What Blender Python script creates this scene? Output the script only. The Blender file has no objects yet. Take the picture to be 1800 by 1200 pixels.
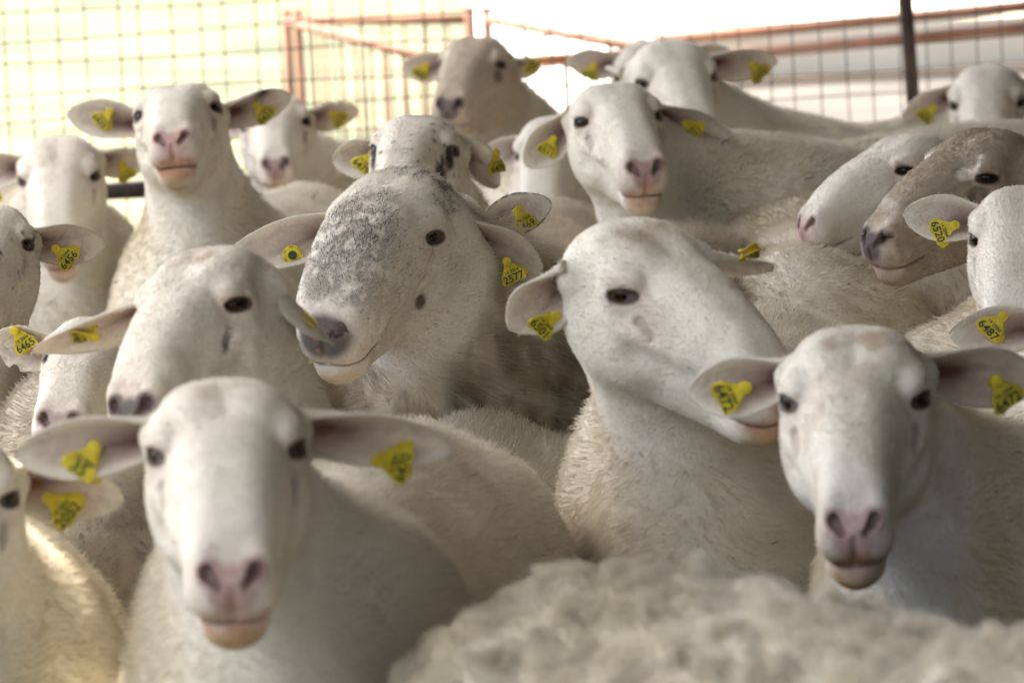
import bpy, bmesh, math, time
import numpy as np
from mathutils import Matrix, Vector

T_START = time.time()
# ---------------------------------------------------------------- camera
scene = bpy.context.scene
CAM_LOC = np.array([0.0, 0.0, 1.25])
FPX = 9240.0                                     # focal length in pixels of an 1800 px wide frame
_pitch = -math.atan(908 / 9240); _roll = math.radians(-2.9)
_fw = np.array([0, math.cos(_pitch), math.sin(_pitch)]); _rt = np.array([1.0, 0, 0]); _up = np.cross(_rt, _fw)
_r2 = math.cos(_roll) * _rt + math.sin(_roll) * _up; _u2 = -math.sin(_roll) * _rt + math.cos(_roll) * _up
cam = bpy.data.cameras.new('Camera'); cam_ob = bpy.data.objects.new('Camera', cam); scene.collection.objects.link(cam_ob)
cam.sensor_width = 36.0; cam.lens = FPX * 36.0 / 1800.0; cam.clip_start = 0.1; cam.clip_end = 3000
cam_ob.matrix_world = Matrix([[_r2[i], _u2[i], -_fw[i], CAM_LOC[i]] for i in range(3)] + [[0, 0, 0, 1]])
cam.dof.use_dof = True; cam.dof.focus_distance = 5.85; cam.dof.aperture_fstop = 10.5
scene.camera = cam_ob

def cam_px(P):
    d = np.atleast_2d(P) - CAM_LOC; z = d @ _fw
    return np.stack([900 + FPX * (d @ _r2) / z, 600 - FPX * (d @ _u2) / z], 1)

# ---------------------------------------------------------------- sky, sun, exposure
SUN_EL, SUN_AZ = math.radians(62), math.radians(312)       # azimuth clockwise from +Y: beyond the fence, to the left
w = bpy.data.worlds.new('World'); scene.world = w; w.use_nodes = True
nt = w.node_tree; bg = nt.nodes['Background']
sky = nt.nodes.new('ShaderNodeTexSky'); sky.sky_type = 'NISHITA'; sky.sun_disc = False
sky.sun_elevation = SUN_EL; sky.sun_rotation = SUN_AZ; sky.air_density = 0.8; sky.dust_density = 4.0; sky.ozone_density = 0.6
nt.links.new(sky.outputs[0], bg.inputs[0]); bg.inputs[1].default_value = 0.12
sun = bpy.data.lights.new('sun', 'SUN'); sun.energy = 3.4; sun.angle = math.radians(0.5); sun.color = (1.0, 0.95, 0.86)
sun_ob = bpy.data.objects.new('sun', sun); scene.collection.objects.link(sun_ob)
SUN_DIR = np.array([math.sin(SUN_AZ) * math.cos(SUN_EL), math.cos(SUN_AZ) * math.cos(SUN_EL), math.sin(SUN_EL)])   # towards the sun
sun_ob.rotation_euler = Vector(SUN_DIR).to_track_quat('Z', 'Y').to_euler()
scene.view_settings.view_transform = 'Standard'; scene.view_settings.look = 'None'
scene.view_settings.exposure = 2.74; scene.view_settings.gamma = 1.0; scene.view_settings.use_curve_mapping = False
scene.render.engine = 'CYCLES'
scene.cycles.use_denoising = True; scene.cycles.max_bounces = 6; scene.cycles.diffuse_bounces = 4
scene.cycles.sample_clamp_indirect = 6.0; scene.cycles.caustics_reflective = False; scene.cycles.caustics_refractive = False
try:
    scene.cycles_curves.shape = 'RIBBONS'; scene.cycles_curves.subdivisions = 1
except Exception: pass

# ---------------------------------------------------------------- materials
M = {}
def mat(name, color=(0.5, 0.5, 0.5), rough=0.8, metal=0.0, spec=0.3):
    m = bpy.data.materials.new(name); m.use_nodes = True
    b = m.node_tree.nodes['Principled BSDF']
    b.inputs['Base Color'].default_value = (*color, 1); b.inputs['Roughness'].default_value = rough
    b.inputs['Metallic'].default_value = metal; b.inputs['Specular IOR Level'].default_value = spec
    M[name] = m
    return m, m.node_tree, b

def attr_mat(name, rough, spec, nscale=0.0, bump=0.0, sss=0.0, transl=0.0):
    m, t, b = mat(name, rough=rough, spec=spec)
    a = t.nodes.new('ShaderNodeAttribute'); a.attribute_name = 'col'
    src = a.outputs['Color']
    if nscale:
        tc = t.nodes.new('ShaderNodeTexCoord'); n = t.nodes.new('ShaderNodeTexNoise'); n.inputs['Scale'].default_value = nscale; n.inputs['Detail'].default_value = 3
        t.links.new(tc.outputs['Object'], n.inputs['Vector'])
        rr = t.nodes.new('ShaderNodeMapRange'); rr.inputs['To Min'].default_value = 0.86; rr.inputs['To Max'].default_value = 1.12
        t.links.new(n.outputs[0], rr.inputs['Value'])
        mx = t.nodes.new('ShaderNodeMix'); mx.data_type = 'RGBA'; mx.blend_type = 'MULTIPLY'; mx.inputs['Factor'].default_value = 1.0
        t.links.new(src, mx.inputs[6]); t.links.new(rr.outputs[0], mx.inputs[7]); src = mx.outputs[2]
        if bump:
            bp = t.nodes.new('ShaderNodeBump'); bp.inputs['Strength'].default_value = bump; bp.inputs['Distance'].default_value = 0.003
            t.links.new(n.outputs[0], bp.inputs['Height']); t.links.new(bp.outputs[0], b.inputs['Normal'])
    t.links.new(src, b.inputs['Base Color'])
    if sss:
        b.inputs['Subsurface Weight'].default_value = sss; b.inputs['Subsurface Radius'].default_value = (1.0, 0.4, 0.25); b.inputs['Subsurface Scale'].default_value = 0.006
    if transl:
        tr = t.nodes.new('ShaderNodeBsdfTranslucent'); ad = t.nodes.new('ShaderNodeMixShader'); ad.inputs[0].default_value = transl
        t.links.new(src, tr.inputs[0]); t.links.new(b.outputs[0], ad.inputs[1]); t.links.new(tr.outputs[0], ad.inputs[2])
        t.links.new(ad.outputs[0], t.nodes['Material Output'].inputs[0])
    return m
attr_mat('skin', 0.85, 0.2, 260.0, 0.35)
attr_mat('coat', 0.75, 0.25, transl=0.25)
attr_mat('ear', 0.8, 0.2, 300.0, 0.2, transl=0.38)
attr_mat('eye', 0.10, 0.16)
def noise_mat(name, c1, c2, scale, rough=0.9, bump=0.0, dist=0.01, coords='Object', metal=0.0, lo=0.35, hi=0.65, detail=6):
    m, t, b = mat(name, rough=rough, metal=metal)
    tc = t.nodes.new('ShaderNodeTexCoord'); n = t.nodes.new('ShaderNodeTexNoise'); n.inputs['Scale'].default_value = scale; n.inputs['Detail'].default_value = detail
    t.links.new(tc.outputs[coords], n.inputs['Vector'])
    r = t.nodes.new('ShaderNodeValToRGB'); r.color_ramp.elements[0].position = lo; r.color_ramp.elements[1].position = hi
    r.color_ramp.elements[0].color = (*c1, 1); r.color_ramp.elements[1].color = (*c2, 1)
    t.links.new(n.outputs[0], r.inputs[0]); t.links.new(r.outputs[0], b.inputs['Base Color'])
    if bump:
        bp = t.nodes.new('ShaderNodeBump'); bp.inputs['Strength'].default_value = bump; bp.inputs['Distance'].default_value = dist
        t.links.new(n.outputs[0], bp.inputs['Height']); t.links.new(bp.outputs[0], b.inputs['Normal'])
    return m
noise_mat('tag', (0.46, 0.335, 0.015), (0.66, 0.515, 0.025), 90, rough=0.5)
mat('print', (0.03, 0.05, 0.02), 0.6)
noise_mat('grass', (0.055, 0.064, 0.024), (0.155, 0.142, 0.074), 1.1, bump=0.3, dist=0.05)
noise_mat('dirt', (0.035, 0.025, 0.016), (0.07, 0.05, 0.032), 4.0, bump=0.4, dist=0.03)
noise_mat('gravel', (0.42, 0.39, 0.33), (0.56, 0.53, 0.47), 2.5, bump=0.2)
noise_mat('concrete', (0.20, 0.20, 0.185), (0.36, 0.34, 0.30), 3.0)
noise_mat('rust', (0.15, 0.065, 0.035), (0.27, 0.125, 0.07), 9.0, rough=0.75, bump=0.2, dist=0.002)
noise_mat('darksteel', (0.022, 0.016, 0.013), (0.075, 0.05, 0.035), 14.0, rough=0.7)
noise_mat('wire', (0.03, 0.022, 0.016), (0.07, 0.055, 0.04), 30.0, rough=0.6)
noise_mat('sheet', (0.12, 0.09, 0.07), (0.26, 0.23, 0.20), 2.0, rough=0.65, metal=0.2)
noise_mat('plank', (0.09, 0.06, 0.035), (0.17, 0.12, 0.075), 3.0, rough=0.85, bump=0.3)
noise_mat('bunk', (0.62, 0.49, 0.31), (0.76, 0.62, 0.42), 1.5)
noise_mat('track', (0.05, 0.042, 0.032), (0.095, 0.08, 0.06), 1.2)
m_, t_, b_ = mat('added_light_sheet', (0.5, 0.48, 0.42), 0.6)  # translucent sheet, added to send warm light down from the upper left
tr_ = t_.nodes.new('ShaderNodeBsdfTranslucent'); tr_.inputs[0].default_value = (0.52, 0.50, 0.46, 1)
t_.links.new(tr_.outputs[0], t_.nodes['Material Output'].inputs[0])
# ---------------------------------------------------------------- sheep building library (implicit surface -> one continuous mesh)
def nrm(v):
    v = np.asarray(v, float); return v / max(1e-12, np.linalg.norm(v))

def smin(a, b, k):
    h = np.clip(0.5 + 0.5 * (b - a) / k, 0, 1)
    return b + (a - b) * h - k * h * (1 - h)

def smax(a, b, k):
    return -smin(-a, -b, k)

def ell(p, c, r):
    r = np.asarray(r, p.dtype)
    q = (p - np.asarray(c, p.dtype)) / r
    k0 = np.sqrt(np.einsum('ij,ij->i', q, q)) + 1e-9
    q2 = q / r
    k1 = np.sqrt(np.einsum('ij,ij->i', q2, q2)) + 1e-9
    return k0 * (k0 - 1.0) / k1

def ell_rot(p, c, r, M):
    q = (p - np.asarray(c, p.dtype)) @ M.astype(p.dtype)          # columns of M are the local axes
    return ell(q, (0, 0, 0), r)

def rcone(p, a, b, ra, rb):
    a = np.asarray(a, p.dtype); b = np.asarray(b, p.dtype)
    ba = b - a; L2 = (ba * ba).sum()
    t = np.clip(((p - a) @ ba) / L2, 0, 1)
    e = p - a - t[:, None] * ba
    d = np.sqrt(np.einsum('ij,ij->i', e, e))
    return d - (ra + (rb - ra) * t)

def table(xs, ys, sig=0.7, n=400):
    x = np.linspace(xs[0] - 4, xs[-1] + 4, n)
    y = np.interp(x, xs, ys)
    dx = x[1] - x[0]; m = int(3 * sig / dx) + 1
    k = np.exp(-0.5 * (np.arange(-m, m + 1) * dx / sig) ** 2); k /= k.sum()
    yp = np.pad(y, m, mode='edge')
    return x, np.convolve(yp, k, mode='valid')

_TY = [-9.5, -7, -4, -1, 2, 5, 8, 11, 13, 14.4, 15.4]
_TOP = table(_TY, [0.6, 2.6, 3.7, 4.05, 3.7, 3.0, 2.0, 0.6, -0.9, -2.3, -3.4])
_TOPR = table(_TY, [1.2, 3.4, 4.6, 5.1, 5.0, 4.5, 3.6, 1.9, 0.0, -1.7, -3.2])
_BOT = table(_TY, [-4.6, -7.8, -9.4, -9.6, -9.1, -8.4, -7.7, -7.1, -6.8, -6.5, -6.0])
_WID = table(_TY, [4.3, 5.0, 5.4, 5.5, 5.1, 4.5, 3.9, 3.5, 3.35, 3.1, 2.5])
_WIDR = table(_TY, [4.6, 5.4, 5.8, 5.9, 5.5, 4.95, 4.4, 4.0, 3.9, 3.6, 2.9])

EYE_C = np.array([4.25, 0.35, 0.15])           # eyeball centre (right side), cm
EYE_R = 1.44
_en = nrm([0.79, 0.57, 0.18])                   # the way the eye looks
_ea = nrm(np.array([-0.38, 0.80, 0.22]) - _en * np.dot(_en, [-0.38, 0.80, 0.22]))
EYE_M = np.stack([_ea, np.cross(_en, _ea), _en], 1)
NOS_M = np.stack([nrm([0.75, -0.25, 0.5]), nrm([-0.55, -0.1, 0.8]), nrm([0.25, 0.95, 0.1])], 1)

def warp(p, v={}):
    lng = v.get('lng', 0.0); mz = v.get('mz', 1.0)
    y = p[:, 1]; z = p[:, 2]
    return np.stack([p[:, 0] / (1 + (mz - 1) * np.clip((y - 3) / 8, 0, 1)), y / (1 + (0.07 + lng) * np.clip(y / 9, 0, 1)), np.where(z < 0, z / (1 + 0.10 * np.clip(y / 10, 0, 1)), z)], 1)

def head_sdf(p, v):
    """p in cm, head frame: x to the animal's side, y to the nose, z up. v: variant dict"""
    ram = v.get('ram', 0.0)
    p = warp(p, v)
    ax = np.abs(p[:, 0]); y = p[:, 1]; z = p[:, 2]
    q = np.stack([ax, y, z], 1)
    yc = np.clip(y, -9.4, 15.2)
    top = np.interp(yc, *_TOP) * (1 - ram) + np.interp(yc, *_TOPR) * ram
    top = top + v.get('fore', 0.0) * np.exp(-((y + 1.0) / 4.5) ** 2)
    bot = np.interp(yc, *_BOT)
    wid = np.interp(yc, *_WID) * (1 - ram) + np.interp(yc, *_WIDR) * ram
    wid = wid * v.get('wide', 1.0)
    zc = 0.5 * (top + bot); hh = 0.5 * (top - bot)
    zr = (z - zc) / hh
    # narrower along the nose ridge and under the jaw; the widest level sinks towards the cheek
    wz = wid * (1.0 - 0.16 * np.clip(zr, 0, 1) ** 2 * np.clip((y + 1) / 6, 0, 1) - 0.10 * np.clip(-zr, 0, 1))
    n = 2.35 + 1.0 * sstep(0.0, 6.0, y) * sstep(-0.2, 0.5, zr)
    rr = (np.abs(ax / wz) ** n + np.abs(zr) ** n + 1e-9) ** (1 / n)
    d = (rr - 1.0) * np.minimum(wz, hh) * 0.95
    # round the ends
    d = smax(d, ell(q, (0, 2.4, -3.0), (7.6, 13.2, 9.6)), 1.2)
    # cranium and poll
    d = smin(d, ell(q, (0, -4.2, -0.2), (5.4, 5.4, 4.1)), 1.5)
    # two forehead lobes with a faint furrow between
    d = smin(d, ell(q, (2.3, -2.2, 1.7), (2.5, 4.2, 2.25)), 1.4)
    # lower jaw and cheek muscle
    d = smin(d, rcone(q, (0, -2.5, -7.2), (0, 11.2, -7.6), 3.7, 1.6), 1.8)
    d = smin(d, ell(q, (3.3, -1.4, -4.6), (2.75, 5.4, 4.5)), 1.6)
    # lips: two upper pads and a chin
    d = smin(d, ell(q, (1.4, 12.9, -4.9), (1.9, 2.2, 1.85)), 1.0)
    d = smin(d, ell(q, (0, 11.5, -7.55), (2.5, 3.05, 1.75)), 1.1)
    # cheek ridge running from the eye towards the muzzle
    d = smin(d, rcone(q, (4.45, 0.6, -2.0), (3.3, 6.4, -3.2), 1.2, 0.8), 1.3)
    # eye mound, brow
    d = smin(d, ell_rot(q, EYE_C + _en * -0.25, (2.3, 1.9, 1.75), EYE_M), 1.0)
    d = smin(d, ell(q, (4.55, -0.1, 1.75), (1.15, 2.3, 0.95)), 1.0)
    d = smax(d, -ell_rot(q, EYE_C + _en * 1.55, (1.42, 0.60, 1.40), EYE_M), 0.25)
    # tear pit in front of the eye
    d = smax(d, -rcone(q, (4.75, 3.1, -1.4), (4.35, 4.2, -2.3), 0.25, 0.42), 0.7)
    # upper and lower lid
    for l0, l1, lr in (((1.25, 0.72, 1.15), (-1.25, 0.78, 1.1), 0.30), ((1.1, -0.74, 1.05), (-1.1, -0.70, 1.05), 0.22)):
        d = smin(d, rcone(q, EYE_C + EYE_M @ np.array(l0), EYE_C + EYE_M @ np.array(l1), lr, lr), 0.3)
    d = smax(d, -ell_rot(q, EYE_C + _en * 1.55, (1.36, 0.54, 1.40), EYE_M), 0.15)
    # hollow under the cheek ridge
    d = smax(d, -rcone(q, (5.6, 3.0, -4.6), (4.5, 8.0, -5.2), 0.40, 0.40), 1.9)
    if ram:
        d = smax(d, -rcone(q, (5.5, 1.9, -0.8), (5.15, 4.8, -3.8), 0.26, 0.30), 0.6)
        d = smax(d, -rcone(q, (5.9, -2.6, 1.6), (6.2, -2.9, -3.0), 0.15, 0.2), 0.6)
    # ear root
    d = smin(d, ell(q, (4.7, -5.6, -0.5 - 1.4 * ram), (1.9, 1.7, 1.7)), 1.2)
    # nostrils: soft wing, slanting comma hole, groove between
    d = smin(d, rcone(q, (2.0, 13.3, -2.3), (1.65, 14.2, -3.3), 0.75, 0.7), 0.9)
    d = smax(d, -rcone(q, (1.75, 14.6, -2.85), (0.98, 15.3, -3.65), 0.44, 0.20), 0.35)
    d = smax(d, -rcone(q, (1.7, 14.7, -3.0), (1.3, 12.9, -3.2), 0.40, 0.2), 0.3)
    d = smax(d, -rcone(q, (0, 15.65, -4.0), (0, 14.75, -6.4), 0.22, 0.22), 0.4)
    # mouth
    zm = -6.55 + 0.03 * (y - 12.5) ** 2 * np.where(y < 12.5, 1, 0.0) - 0.05 * ax
    dm = np.maximum(np.abs(z - zm) - 0.06, 9.2 - y)
    dm = np.maximum(dm, -(d + 0.55))
    d = smax(d, -dm, 0.26)
    return d

def eye_dist(h):
    """distance (cm) from the eye opening's centre line, used for the dark rim"""
    q = np.stack([np.abs(h[:, 0]), h[:, 1], h[:, 2]], 1)
    return ell_rot(q, EYE_C + _en * 1.55, (1.42, 0.60, 1.40), EYE_M)

def vnoise(p, f, seed=0):
    """cheap smooth value noise in [0,1]"""
    q = p * f + 17.13 * seed + 100.0
    i = np.floor(q).astype(np.int64); t = q - i; t = t * t * (3 - 2 * t)
    def hsh(a, b, c):
        n = (a * 374761393 + b * 668265263 + c * 2147483647 + seed * 974711) & 0xffffffff
        n = ((n ^ (n >> 13)) * 1274126177) & 0xffffffff
        return ((n ^ (n >> 16)) & 0xffff) / 65535.0
    r = 0
    for dx in (0, 1):
        for dy in (0, 1):
            for dz in (0, 1):
                w = (t[:, 0] if dx else 1 - t[:, 0]) * (t[:, 1] if dy else 1 - t[:, 1]) * (t[:, 2] if dz else 1 - t[:, 2])
                r = r + w * hsh(i[:, 0] + dx, i[:, 1] + dy, i[:, 2] + dz)
    return r

def fbm(p, f, seed=0, o=3):
    r = 0; a = 0.5; s = 0
    for k in range(o):
        r = r + a * vnoise(p, f * 2 ** k, seed + k); s += a; a *= 0.55
    return r / s

def sstep(a, b, x):
    t = np.clip((x - a) / (b - a), 0, 1); return t * t * (3 - 2 * t)

def surface_nets(V, org, h):
    nx, ny, nz = V.shape
    S = V < 0
    c = np.zeros((nx - 1, ny - 1, nz - 1), np.int8)
    for dx in (0, 1):
        for dy in (0, 1):
            for dz in (0, 1):
                c += S[dx:nx - 1 + dx, dy:ny - 1 + dy, dz:nz - 1 + dz]
    act = (c > 0) & (c < 8)
    I = np.argwhere(act)
    idx = -np.ones(act.shape, np.int64); idx[act] = np.arange(len(I))
    acc = np.zeros((len(I), 3)); cnt = np.zeros(len(I))
    E = []
    for a in range(3):
        o = [b for b in range(3) if b != a]
        for u in (0, 1):
            for w in (0, 1):
                p0 = [0, 0, 0]; p0[o[0]] = u; p0[o[1]] = w; p1 = list(p0); p1[a] = 1
                A = V[I[:, 0] + p0[0], I[:, 1] + p0[1], I[:, 2] + p0[2]]
                B = V[I[:, 0] + p1[0], I[:, 1] + p1[1], I[:, 2] + p1[2]]
                m = (A < 0) != (B < 0)
                t = np.where(m, A / np.where(m, A - B, 1), 0)
                P = np.tile(np.array(p0, float), (len(I), 1)); P[:, a] += t
                acc += P * m[:, None]; cnt += m
    P = org + (I + acc / cnt[:, None]) * h
    tris = []
    for a in range(3):
        o = [(a + 1) % 3, (a + 2) % 3]
        sl0 = [slice(None)] * 3; sl1 = [slice(None)] * 3
        sl0[a] = slice(0, -1); sl1[a] = slice(1, None)
        for b in o:
            sl0[b] = slice(1, -1); sl1[b] = slice(1, -1)
        s0 = S[tuple(sl0)]; s1 = S[tuple(sl1)]
        ed = np.argwhere(s0 != s1)
        if len(ed) == 0: continue
        flip = s0[ed[:, 0], ed[:, 1], ed[:, 2]]
        base = ed.copy(); base[:, o[0]] += 1; base[:, o[1]] += 1
        q = []
        for (u, w) in ((-1, -1), (0, -1), (0, 0), (-1, 0)):
            cc = base.copy(); cc[:, o[0]] += u; cc[:, o[1]] += w
            q.append(idx[cc[:, 0], cc[:, 1], cc[:, 2]])
        q = np.stack(q, 1)
        q = np.where(flip[:, None], q, q[:, ::-1])
        tris.append(q[:, [0, 1, 2]]); tris.append(q[:, [0, 2, 3]])
    return P, np.concatenate(tris)

def refine(P, T, mark):
    """split marked triangles in four, their neighbours to match"""
    n = len(P)
    e = np.sort(np.stack([T[:, [0, 1]], T[:, [1, 2]], T[:, [2, 0]]], 1), 2)
    key = e[..., 0] * n + e[..., 1]
    mk = np.unique(key[mark].ravel())
    has = np.isin(key, mk)
    mid = n + np.searchsorted(mk, key)
    NP = np.concatenate([P, 0.5 * (P[mk // n] + P[mk % n])])
    out = [T[~has.any(1)]]
    cnt = has.sum(1)
    f = cnt == 3
    a, b, c = T[f].T; x, y_, z_ = mid[f].T
    out += [np.stack(k, 1) for k in ((a, x, z_), (x, b, y_), (z_, y_, c), (x, y_, z_))]
    for r in range(3):
        R = np.roll(T, -r, 1); H = np.roll(has, -r, 1); M = np.roll(mid, -r, 1)
        f = (cnt == 1) & H[:, 0]
        a, b, c = R[f].T; x = M[f, 0]
        out += [np.stack((a, x, c), 1), np.stack((x, b, c), 1)]
        f = (cnt == 2) & ~H[:, 2]
        a, b, c = R[f].T; x = M[f, 0]; y_ = M[f, 1]
        out += [np.stack((a, x, c), 1), np.stack((x, y_, c), 1), np.stack((x, b, y_), 1)]
    return NP, np.concatenate(out), n

def project(P, f, it=3, eps=0.0008, lim=0.012):
    P = P.copy()
    for _ in range(it):
        d = f(P)
        g = np.stack([f(P + np.eye(3, dtype=P.dtype)[k] * P.dtype.type(eps)) - d for k in range(3)], 1) / eps
        st = d[:, None] * g / np.maximum((g * g).sum(1), 0.2)[:, None]
        l = np.linalg.norm(st, axis=1, keepdims=True)
        P -= st * np.minimum(1, lim / np.maximum(l, 1e-9))
    return P

def relax(P, T, k=0.5):
    n = len(P)
    i = np.concatenate([T[:, 0], T[:, 1], T[:, 2], T[:, 1], T[:, 2], T[:, 0]]); j = np.concatenate([T[:, 1], T[:, 2], T[:, 0], T[:, 0], T[:, 1], T[:, 2]])
    c = np.maximum(np.bincount(i, minlength=n), 1)
    acc = np.stack([np.bincount(i, P[j, a], minlength=n) for a in range(3)], 1)
    return P + k * (acc / c[:, None] - P)

def tri_normals(P, T):
    fn = np.cross(P[T[:, 1]] - P[T[:, 0]], P[T[:, 2]] - P[T[:, 0]])
    ii = T.T.ravel(); f3 = np.concatenate([fn, fn, fn])
    vn = np.stack([np.bincount(ii, f3[:, a], minlength=len(P)) for a in range(3)], 1)
    vn /= np.maximum(np.linalg.norm(vn, axis=1, keepdims=True), 1e-12)
    return fn, vn

def make_mesh(name, P, T, col=None, smooth=True):
    me = bpy.data.meshes.new(name)
    me.vertices.add(len(P)); me.vertices.foreach_set('co', np.asarray(P, np.float32).ravel())
    T = np.asarray(T)
    k = T.shape[1]
    me.loops.add(T.size); me.loops.foreach_set('vertex_index', T.astype(np.int32).ravel())
    me.polygons.add(len(T))
    me.polygons.foreach_set('loop_start', (np.arange(len(T)) * k).astype(np.int32))
    if smooth: me.polygons.foreach_set('use_smooth', np.ones(len(T), bool))
    me.update(calc_edges=True)
    if col is not None:
        a = me.attributes.new('col', 'FLOAT_COLOR', 'POINT')
        a.data.foreach_set('color', np.concatenate([col, np.ones((len(col), 1))], 1).astype(np.float32).ravel())
    return me

def link(name, data, parent=None, mat=None, loc=None):
    o = bpy.data.objects.new(name, data); bpy.context.scene.collection.objects.link(o)
    if parent: o.parent = parent
    if loc is not None: o.location = loc
    if mat is not None: data.materials.append(mat)
    return o
def body_sdf(p, S):
    f = S['f']; b = S['b']; wx, wy = S['w']
    dx = p[:, 0] - wx; dy = p[:, 1] - wy
    u = dx * f[0] + dy * f[1]; v = np.abs(dx * f[1] - dy * f[0]); z = p[:, 2]
    q = np.stack([u, v, z], 1) / b
    fat = S.get('fat', 1.0); kk = 0.07
    d = ell(q, (-0.01, 0, 0.50), (0.23, 0.165 * fat, 0.225))
    d = smin(d, ell(q, (-0.38, 0, 0.475), (0.47, 0.225 * fat, 0.235)), kk)
    d = smin(d, ell(q, (-0.72, 0, 0.52), (0.22, 0.175 * fat, 0.185)), kk)
    d = smin(d, rcone(q, (-0.05, 0, 0.655), (-0.70, 0, 0.655), 0.05, 0.055), 0.06)
    d = smin(d, ell(q, (0.0, 0.10 * fat, 0.50), (0.12, 0.07, 0.20)), 0.05)
    d = smin(d, ell(q, (-0.72, 0.105 * fat, 0.48), (0.15, 0.08, 0.19)), 0.05)
    d = smin(d, rcone(q, (0.02, 0.10, 0.42), (0.02, 0.10, 0.03), 0.055, 0.026), 0.04)
    d = smin(d, rcone(q, (-0.76, 0.10, 0.42), (-0.72, 0.10, 0.27), 0.075, 0.045), 0.04)
    d = smin(d, rcone(q, (-0.72, 0.10, 0.27), (-0.84, 0.10, 0.21), 0.042, 0.032), 0.03)
    d = smin(d, rcone(q, (-0.84, 0.10, 0.21), (-0.82, 0.10, 0.03), 0.03, 0.026), 0.02)
    d = smin(d, rcone(q, (-0.92, 0, 0.60), (-0.97, 0, 0.42), 0.03, 0.018), 0.03)
    return d * b

def neck_sdf(p, S):
    d = rcone(p, S['nA'], S['nB'], 0.050 * S['s'] * S.get('neck', 1), 0.115 * S['b'] * S.get('neck', 1))
    d = smin(d, rcone(p, S['nC'], S['nD'], 0.033 * S['s'] * S.get('neck', 1), 0.10 * S['b'] * S.get('neck', 1)), 0.06)
    return d

def full_sdf(p, S):
    d = smin(body_sdf(p, S), neck_sdf(p, S), 0.07)
    if S.get('lump'):
        d = d - S['lump'] * (fbm(p, 24.0, S['seed'], 3) - 0.45)
    rel = p - S['t']
    far = np.linalg.norm(rel, axis=1)
    hd = np.full(len(p), 1.0)
    m = far < 0.30 * S['s']
    hd[~m] = far[~m] - 0.16 * S['s']
    if m.any():
        hp = rel[m] @ S['R'] / (0.01 * S['s'])
        hd[m] = head_sdf(hp, S) * 0.01 * S['s']
    return smin(d, hd, 0.020)

def prep(S):
    """derived joints of a sheep from its head pose and where its body stands"""
    R = S['R']; t = S['t']; s = S['s']
    L = lambda x, y, z: t + R @ (np.array([x, y, z], float) * 0.01 * s)
    S['L'] = L
    f = S['f']; b = S['b']; wx, wy = S['w']
    Bp = lambda u, z: np.array([wx + f[0] * u * b, wy + f[1] * u * b, z * b])
    S['nA'] = L(0, -4.6, -3.2); S['nC'] = L(0, -3.6, -5.6)
    S['nB'] = Bp(-0.02, 0.60); S['nD'] = Bp(0.13, 0.50)
    return S

def sheep_geometry(S, h=0.0165, lev=2):
    prep(S)
    f = S['f']; b = S['b']; wx, wy = S['w']
    pts = [np.array([wx + f[0] * u * b + f[1] * v * b, wy + f[1] * u * b - f[0] * v * b, z * b]) for u in (-1.02, 0.28) for v in (-0.29, 0.29) for z in (0.0, 0.78)]
    pts += [S['t'] + S['R'] @ np.array([x, y, z]) * 0.01 * S['s'] for x in (-7, 7) for y in (-11, 17) for z in (-12.5, 7)]
    pts = np.array(pts)
    lo = pts.min(0) - 2.2 * h; hi = pts.max(0) + 2.2 * h
    n = np.ceil((hi - lo) / h).astype(int) + 1
    V = np.empty(tuple(n), np.float32)
    X, Y = np.meshgrid(np.arange(n[0]), np.arange(n[1]), indexing='ij')
    for k0 in range(0, n[2], 24):
        ks = np.arange(k0, min(k0 + 24, n[2]))
        G = np.stack([np.repeat(X[..., None], len(ks), 2), np.repeat(Y[..., None], len(ks), 2), np.broadcast_to(ks, X.shape + (len(ks),))], -1).reshape(-1, 3)
        V[:, :, ks] = full_sdf((lo + G * h).astype(np.float32), S).reshape(n[0], n[1], len(ks))
    P, T = surface_nets(V, lo, h)
    F = lambda p: full_sdf(p, S)
    P = project(relax(P, T, 0.4), F, 2)
    sc_ = 0.01 * S['s']
    hl = lambda p: (p - S['t']) @ S['R'] / sc_
    nA, nB, nC, nD = [hl(S[k_][None])[0] for k_ in ('nA', 'nB', 'nC', 'nD')]
    nk = S.get('neck', 1)
    def flocal(q):                              # the same surface in the head's own frame, cm; the trunk is too far to matter here
        d = rcone(q, nA, nB, 5.0 * nk, 11.5 * nk * S['b'] / S['s'])
        d = smin(d, rcone(q, nC, nD, 3.3 * nk, 10.0 * nk * S['b'] / S['s']), 6.0 / S['s'])
        return smin(d, head_sdf(q, S), 2.0 / S['s'])
    for l in range(lev):
        c = hl(P[T].mean(1))
        ax = np.abs(c[:, 0])
        if l < 2:
            mk = (np.abs(c[:, 0]) < 9) & (c[:, 1] > -10.5) & (c[:, 1] < 19) & (c[:, 2] > -12) & (c[:, 2] < 8)
        else:
            de = np.linalg.norm(np.stack([ax, c[:, 1], c[:, 2]], 1) - (EYE_C + _en * 1.2), axis=1)
            mk = (de < 2.6) | ((c[:, 1] > 9) & (c[:, 2] < -0.5) & (c[:, 1] < 19) & (ax < 6))
        P, T, n0 = refine(P, T, mk)
        reg = hl(P)
        sel = np.where(np.linalg.norm(reg - np.array([0, 3, -2.5]), axis=1) < 18)[0]
        sel = sel[body_sdf(P[sel], S) > 0.10]
        Q = hl(relax(P, T, 0.35)[sel]).astype(np.float32)
        Q = project(Q, flocal, 2, eps=0.02, lim=0.6)
        P[sel] = S['t'] + (Q.astype(np.float64) * sc_) @ S['R'].T
    return P, T
# ---------------------------------------------------------------- colours of skin and hair
def mix(c, k, m):
    m = np.clip(m, 0, 1)[:, None]
    return c * (1 - m) + np.asarray(k, float) * m

def blob(h, c, r):
    q = (h - np.asarray(c, float)) / np.asarray(r, float)
    return 1 - sstep(0.7, 1.15, np.sqrt((q * q).sum(1)))

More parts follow.
